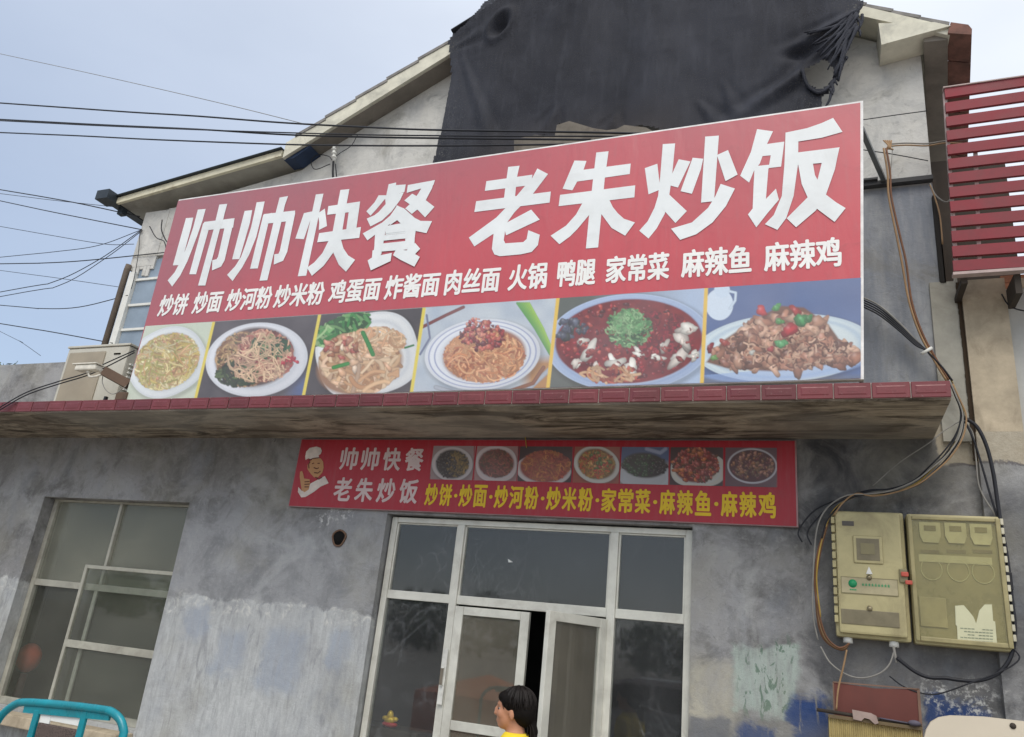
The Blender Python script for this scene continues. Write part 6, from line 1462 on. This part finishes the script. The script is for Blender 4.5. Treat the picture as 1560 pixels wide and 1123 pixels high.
# ------------------------------------------------------------------ the woman in yellow
PH = thing('person', (-1.70, 4.6, 0), 'woman in a yellow top with dark tied back hair walking left past the door', 'person')
M_skin = simple('warm_skin', (0.46, 0.22, 0.13, 1), 0.55, 0, 0.35, var=0.08, scale=9)
def sm(o, voxel, it=6):
    m = o.modifiers.new('join', 'REMESH'); m.mode = 'VOXEL'; m.voxel_size = voxel; m.use_smooth_shade = True
    m2 = o.modifiers.new('soften', 'SMOOTH'); m2.iterations = it; m2.factor = 0.5
    return o
HY = math.radians(10)   # turned a little towards the door: faces -x, slightly +y
hc, hs = math.cos(HY), math.sin(HY)
HS = 1.03
HC = Vector((-1.700, 4.6, 1.438))      # middle of the head
def hv(f, l, u):
    """head frame: forward, left, up -> world"""
    fx, fy = -hc, -hs*-1.0
    fwd = Vector((-math.cos(HY), -math.sin(HY), 0)); lf = Vector((math.sin(HY), -math.cos(HY), 0))
    return HC + fwd*f + lf*l + Vector((0, 0, u))
body = MB()
# skull and face
def hball(mb, f, l, u, rf, rl, ru, seg=18, rings=12):
    vs = []; fs = []
    for i in range(rings+1):
        t = math.pi*i/rings
        for k in range(seg):
            a = 2*math.pi*k/seg; vs.append(hv(HS*(f+rf*math.sin(t)*math.cos(a)), HS*(l+rl*math.sin(t)*math.sin(a)), HS*(u+ru*math.cos(t))))
    for i in range(rings):
        for k in range(seg): fs.append((i*seg+k, i*seg+(k+1) % seg, (i+1)*seg+(k+1) % seg, (i+1)*seg+k))
    mb.add(vs, fs, True)
hball(body, -0.005, 0, 0.025, 0.092, 0.072, 0.092); hball(body, 0.03, 0, -0.035, 0.058, 0.056, 0.07); hball(body, 0.05, 0, -0.078, 0.032, 0.034, 0.024)
hball(body, 0.090, 0, -0.010, 0.018, 0.012, 0.028); hball(body, 0.098, 0, -0.024, 0.013, 0.013, 0.011)
hball(body, 0.078, 0, -0.056, 0.015, 0.022, 0.008); hball(body, 0.076, 0, -0.066, 0.014, 0.02, 0.007); hball(body, 0.075, 0, 0.028, 0.018, 0.045, 0.014)
for sd in (1, -1): hball(body, 0.055, 0.036*sd, -0.02, 0.028, 0.022, 0.03); hball(body, -0.008, 0.074*sd, -0.018, 0.016, 0.010, 0.03)
def limb(mb, pts, rs, n=12): mb.tube(spline(pts, 3), list(np.interp(np.linspace(0, 1, (len(pts)-1)*3+1), np.linspace(0, 1, len(rs)), rs)), n)
def bv(f, l, z): return Vector((HC.x, HC.y, 0)) + Vector((-math.cos(HY), -math.sin(HY), 0))*f + Vector((math.sin(HY), -math.cos(HY), 0))*l + Vector((0, 0, z))
limb(body, [bv(0.0, 0, 1.41), bv(-0.02, 0, 1.35), bv(-0.03, 0, 1.28)], [0.05, 0.052, 0.066])
hip_z, knee, ank = 0.78, 0.43, 0.08
def trunk(mb, g=0.0, z_lo=0.74, z_hi=1.30):
    secs = [(0.74, 0.13, 0.17), (0.82, 0.125, 0.17), (0.95, 0.11, 0.145), (1.08, 0.115, 0.155), (1.18, 0.115, 0.17), (1.25, 0.10, 0.175), (1.295, 0.07, 0.12), (1.325, 0.05, 0.07)]
    secs = [s_ for s_ in secs if z_lo-1e-3 <= s_[0] <= z_hi+0.05]; n = 24; vs = []; fs = []
    for z, rf_, rl_ in secs:
        for k in range(n):
            a = 2*math.pi*k/n; vs.append(bv(-0.03+(rf_+g)*math.cos(a), (rl_+g)*math.sin(a), z))
    for i in range(len(secs)-1):
        for k in range(n): fs.append((i*n+k, i*n+(k+1) % n, (i+1)*n+(k+1) % n, (i+1)*n+k))
    fs.append(tuple(range(n))[::-1]); fs.append(tuple(range((len(secs)-1)*n, len(secs)*n)))
    mb.add(vs, fs, True)
trunk(body)
arms = {}
for sd in (1, -1):
    sh = bv(-0.03, 0.165*sd, 1.235); el = bv(-0.05+0.03*sd, 0.20*sd, 0.98); wr = bv(0.08+0.06*sd, 0.19*sd, 0.78)
    arms[sd] = (sh, el, wr); limb(body, [sh, el, wr], [0.048, 0.04, 0.034, 0.024])
    d = (wr-el).normalized(); pc = wr+d*0.045; lf = Vector((math.sin(HY), -math.cos(HY), 0)); fw = Vector((-math.cos(HY), -math.sin(HY), 0))
    body.tube([wr, pc, pc+d*0.03], [0.022, 0.03, 0.026], 10)
    for k, (o_f, ln) in enumerate(((0.026, 0.062), (0.009, 0.072), (-0.008, 0.068), (-0.024, 0.052))):
        b0 = pc+d*0.02+fw*o_f*0.9; b1 = b0+d*ln*0.5; b2 = b1+d*ln*0.4-lf*sd*0.015; b3 = b2+d*ln*0.2-lf*sd*0.018
        body.tube([b0, b1, b2, b3], [0.0095, 0.009, 0.0085, 0.006], 8)
    body.tube([wr+d*0.02+fw*0.02, wr+d*0.05+fw*0.045, wr+d*0.08+fw*0.05-lf*sd*0.01], [0.011, 0.010, 0.008], 8)
    hp_ = bv(-0.02, 0.085*sd, 0.76); kn = bv(0.05*sd, 0.09*sd, 0.42); an = bv(0.13*sd-0.05, 0.09*sd, 0.08)
    limb(body, [hp_, kn, an], [0.085, 0.065, 0.052, 0.036]); limb(body, [an+Vector((0, 0, -0.02)), an+fw*0.08+Vector((0, 0, -0.045)), an+fw*0.15+Vector((0, 0, -0.05))], [0.034, 0.03, 0.022])
    arms[sd] += (hp_, kn, an)
sm(body.build('body', M_skin, PH), 0.007, 4)
sh_ = MB(); trunk(sh_, 0.016, 0.74, 1.30)
for sd in (1, -1): a_, e_, w_ = arms[sd][:3]; limb(sh_, [a_, a_+(e_-a_)*0.55], [0.066, 0.060]); sh_.ball(a_, 0.066)
sm(sh_.build('shirt', simple('bright_yellow_cotton', (0.75, 0.56, 0.03, 1), 0.85, var=0.08, scale=8), PH), 0.010, 6)
tr_ = MB()
for sd in (1, -1): h_, k_, a_ = arms[sd][3:]; limb(tr_, [h_+Vector((0, 0, 0.06)), k_, a_+Vector((0, 0, 0.04))], [0.115, 0.085, 0.07, 0.062])
trunk(tr_, 0.008, 0.74, 0.90)
sm(tr_.build('trousers', simple('dark_cotton', (0.03, 0.03, 0.038, 1), 0.85), PH), 0.012, 6)
for sd in (1, -1):
    an = arms[sd][5]; fw = Vector((-math.cos(HY), -math.sin(HY), 0)); q = MB(); limb(q, [an+Vector((0, 0, -0.035))-fw*0.04, an+fw*0.08+Vector((0, 0, -0.045)), an+fw*0.17+Vector((0, 0, -0.05))], [0.04, 0.038, 0.026]); q.build('shoe', M_black, PH)
hr = MB()
hball(hr, -0.022, 0, 0.045, 0.100, 0.088, 0.088, 24, 16); hball(hr, -0.065, 0, 0.0, 0.070, 0.080, 0.082); hball(hr, -0.095, 0.0, -0.03, 0.035, 0.035, 0.04)
hball(hr, 0.040, 0.010, 0.066, 0.050, 0.064, 0.036); hball(hr, 0.002, 0.060, 0.050, 0.060, 0.025, 0.040); hball(hr, 0.002, -0.060, 0.050, 0.060, 0.025, 0.040)
hball(hr, -0.04, 0.064, 0.005, 0.04, 0.02, 0.05); hball(hr, -0.04, -0.064, 0.005, 0.04, 0.02, 0.05)
hr.tube([hv(-0.11, 0, -0.03), hv(-0.13, 0, -0.10), hv(-0.125, 0, -0.17), hv(-0.11, 0, -0.24)], [0.024, 0.028, 0.022, 0.008], 12)
sm(hr.build('hair', simple('near_black_hair', (0.006, 0.0045, 0.004, 1), 0.7, 0, 0.12, var=0.4, scale=60, bump=0.5, bscale=80), PH), 0.006, 3)
st_ = MB()
RH = random.Random(11)
for k in range(170):
    az = RH.uniform(0.55, 2*math.pi-0.55); l0 = RH.uniform(0.1, 0.9); pts = []
    for j in range(6):
        th = l0*0.9+j*0.24; rr_ = 1.0+0.012*math.sin(k+j)+(0.02 if j == 5 else 0)
        if th > 2.0: break
        pts.append(hv(HS*(-0.028+0.103*rr_*math.sin(th)*math.cos(az)), HS*(0.091*rr_*math.sin(th)*math.sin(az)), HS*(0.042+0.092*rr_*math.cos(th))))
    if len(pts) > 2: st_.tube(spline(pts, 2), 0.0022, 4)
for k in range(26):
    y_ = RH.uniform(-0.03, 0.03); a_ = RH.uniform(-0.02, 0.02)
    st_.tube(spline([hv(-0.09, y_, -0.03), hv(-0.115+a_, y_, -0.08), hv(-0.12+a_*1.5, y_*1.2, -0.14), hv(-0.11+a_*2, y_*1.3, -0.22)], 3), 0.0022, 4)
st_.build('hair_strands', simple('loose_black_hair', (0.012, 0.009, 0.008, 1), 0.55), PH, kind='stuff')
q = MB(); c_ = hv(-0.125, -0.02, -0.05); q.ball(c_, (0.012, 0.012, 0.009)); q.build('hair_clip', M_white, PH)
for sd in (1, -1):
    q = MB(); c_ = hv(0.066*HS, 0.034*HS*sd, 0.003); q.ball(c_, 0.0115, 12, 8); q.build('eye', simple('eye_white', (0.35, 0.31, 0.28, 1), 0.4), PH)
    q = MB(); c_ = hv(0.0755*HS, 0.036*HS*sd, 0.003); q.ball(c_, 0.006, 10, 6); q.build('pupil', M_black, PH)

# ------------------------------------------------------------------ across the yard: what the panes reflect
def car():
    C_ = thing('parked_car', (-3.0, -2.2, 0), 'silver grey hatchback parked in the yard opposite the shopfront, seen mirrored in the glass', 'car')
    M_c = simple('silver_car_paint', (0.42, 0.43, 0.45, 1), 0.25, 0.5, 0.5, var=0.03); M_w = simple('dark_car_glass', (0.02, 0.022, 0.025, 1), 0.08, 0, 0.5, var=0.05)
    x0, y0, y1 = -5.1, -3.05, -1.35
    prof = [(0.0, 0.45), (0.02, 0.72), (0.25, 0.86), (1.05, 0.95), (1.1, 0.94), (4.0, 0.98), (4.15, 0.86), (4.2, 0.45), (4.05, 0.28), (0.15, 0.28)]
    q = MB(); q.prism([(x0+a, b) for a, b in prof][::-1], y0, y1); q.build('body', M_c, C_)
    cab_ = [(1.0, 0.951), (1.75, 1.40), (2.1, 1.47), (3.1, 1.48), (3.6, 1.40), (4.0, 0.981)]
    q = MB(); n = len(cab_); vs = [(x0+a, y0+0.06+0.12*(b-0.95)/0.5, b) for a, b in cab_]+[(x0+a, y1-0.06-0.12*(b-0.95)/0.5, b) for a, b in cab_]
    q.add(vs, [tuple(range(n)), tuple(range(2*n-1, n-1, -1))]+[(i, i+n, (i+1) % n+n, (i+1) % n) for i in range(n)]); q.build('roof', M_c, C_)
    for yy, s_ in ((y0+0.055, -1), (y1-0.055, 1)):
        for pl in ([(1.25, 1.0), (1.8, 1.34), (2.4, 1.39), (2.4, 1.0)], [(2.48, 1.0), (2.48, 1.39), (3.45, 1.35), (3.75, 1.02)]):
            q = MB(); q.add([(x0+a, yy+s_*(0.004-0.24*(b-0.95)), b) for a, b in pl], [(0, 1, 2, 3)]); q.build('side_window', M_w, C_)
    q = MB(); q.add([(x0+1.04, y0+0.12, 0.99), (x0+1.70, y0+0.24, 1.38), (x0+1.70, y1-0.24, 1.38), (x0+1.04, y1-0.12, 0.99)], [(0, 1, 2, 3)]); 
    q.v = [(a-0.012, b, c+0.012) for a, b, c in q.v]; q.build('windscreen', M_w, C_)
    for xx in (0.8, 3.4):
        for yy in (y0+0.1, y1-0.1):
            q = MB(); q.disc((x0+xx, yy, 0.31), (0, 1, 0), 0.31, 0.2, 24); w_ = q.build('wheel', M_black, C_)
            q = MB(); q.disc((x0+xx, yy, 0.31), (0, 1, 0), 0.19, 0.215, 16); q.build('rim', M_c, w_)
    for yy in (y0+0.25, y1-0.25):
        q = MB(); q.ball((x0+0.06, yy, 0.70), (0.06, 0.16, 0.07)); q.build('headlight', M_white, C_)
car()
O = thing('stall_awning', (-5.6, 1.2, 0), 'low orange canvas stall awning on four posts in the yard, mirrored in the door glass', 'awning')
M_or = simple('faded_orange_canvas', (0.75, 0.24, 0.12, 1), 0.8, var=0.12, scale=3)
q = MB(); ax0, ax1, ay0, ay1 = -6.2, -4.3, -1.6, 0.1
q.add([(ax0, ay0, 0.95), (ax1, ay0, 0.95), (ax1, ay1, 0.95), (ax0, ay1, 0.95), ((ax0+ax1)/2, (ay0+ay1)/2, 1.28), (ax0, ay0, 0.35), (ax1, ay0, 0.35), (ax1, ay1, 0.35), (ax0, ay1, 0.35)],
      [(0, 1, 4), (1, 2, 4), (2, 3, 4), (3, 0, 4), (5, 6, 1, 0), (6, 7, 2, 1), (7, 8, 3, 2), (8, 5, 0, 3)]); q.build('canvas', M_or, O)
for x in (ax0+0.02, ax1-0.02):
    for y in (ay0+0.02, ay1-0.02): q = MB(); q.tube([(x, y, 0), (x, y, 0.94)], 0.015, 6); q.build('post', M_brown, O)
q = MB()
RT = random.Random(3)
for k in range(54):
    cx = -95+k*3.6+RT.uniform(-1.5, 1.5); h = RT.uniform(5, 7.5); cy_ = -75+RT.uniform(-3, 3)
    q.tube([(cx, cy_, 0), (cx+0.2, cy_, h*0.6)], [0.25, 0.12], 6)
    for j in range(300):
        v = Vector((RT.gauss(0, 1), RT.gauss(0, 1), RT.gauss(0, 1))).normalized()*RT.random()**0.35
        c_ = Vector((cx, cy_, h*0.5))+Vector((v.x*3.4, v.y*2.6, v.z*h*0.5)); a_ = Vector((RT.uniform(-1, 1), RT.uniform(-1, 1), RT.uniform(-1, 1))).normalized()*0.42; b_ = a_.cross(Vector((RT.random(), RT.random(), RT.random()))).normalized()*0.26
        q.add([c_-a_, c_-b_, c_+a_, c_+b_], [(0, 1, 2, 3)])
tag(q.build('far_wood', simple('leaf_green', (0.05, 0.09, 0.03, 1), 0.6)), 'dark belt of trees across the yard, behind the viewer', 'trees', kind='stuff')
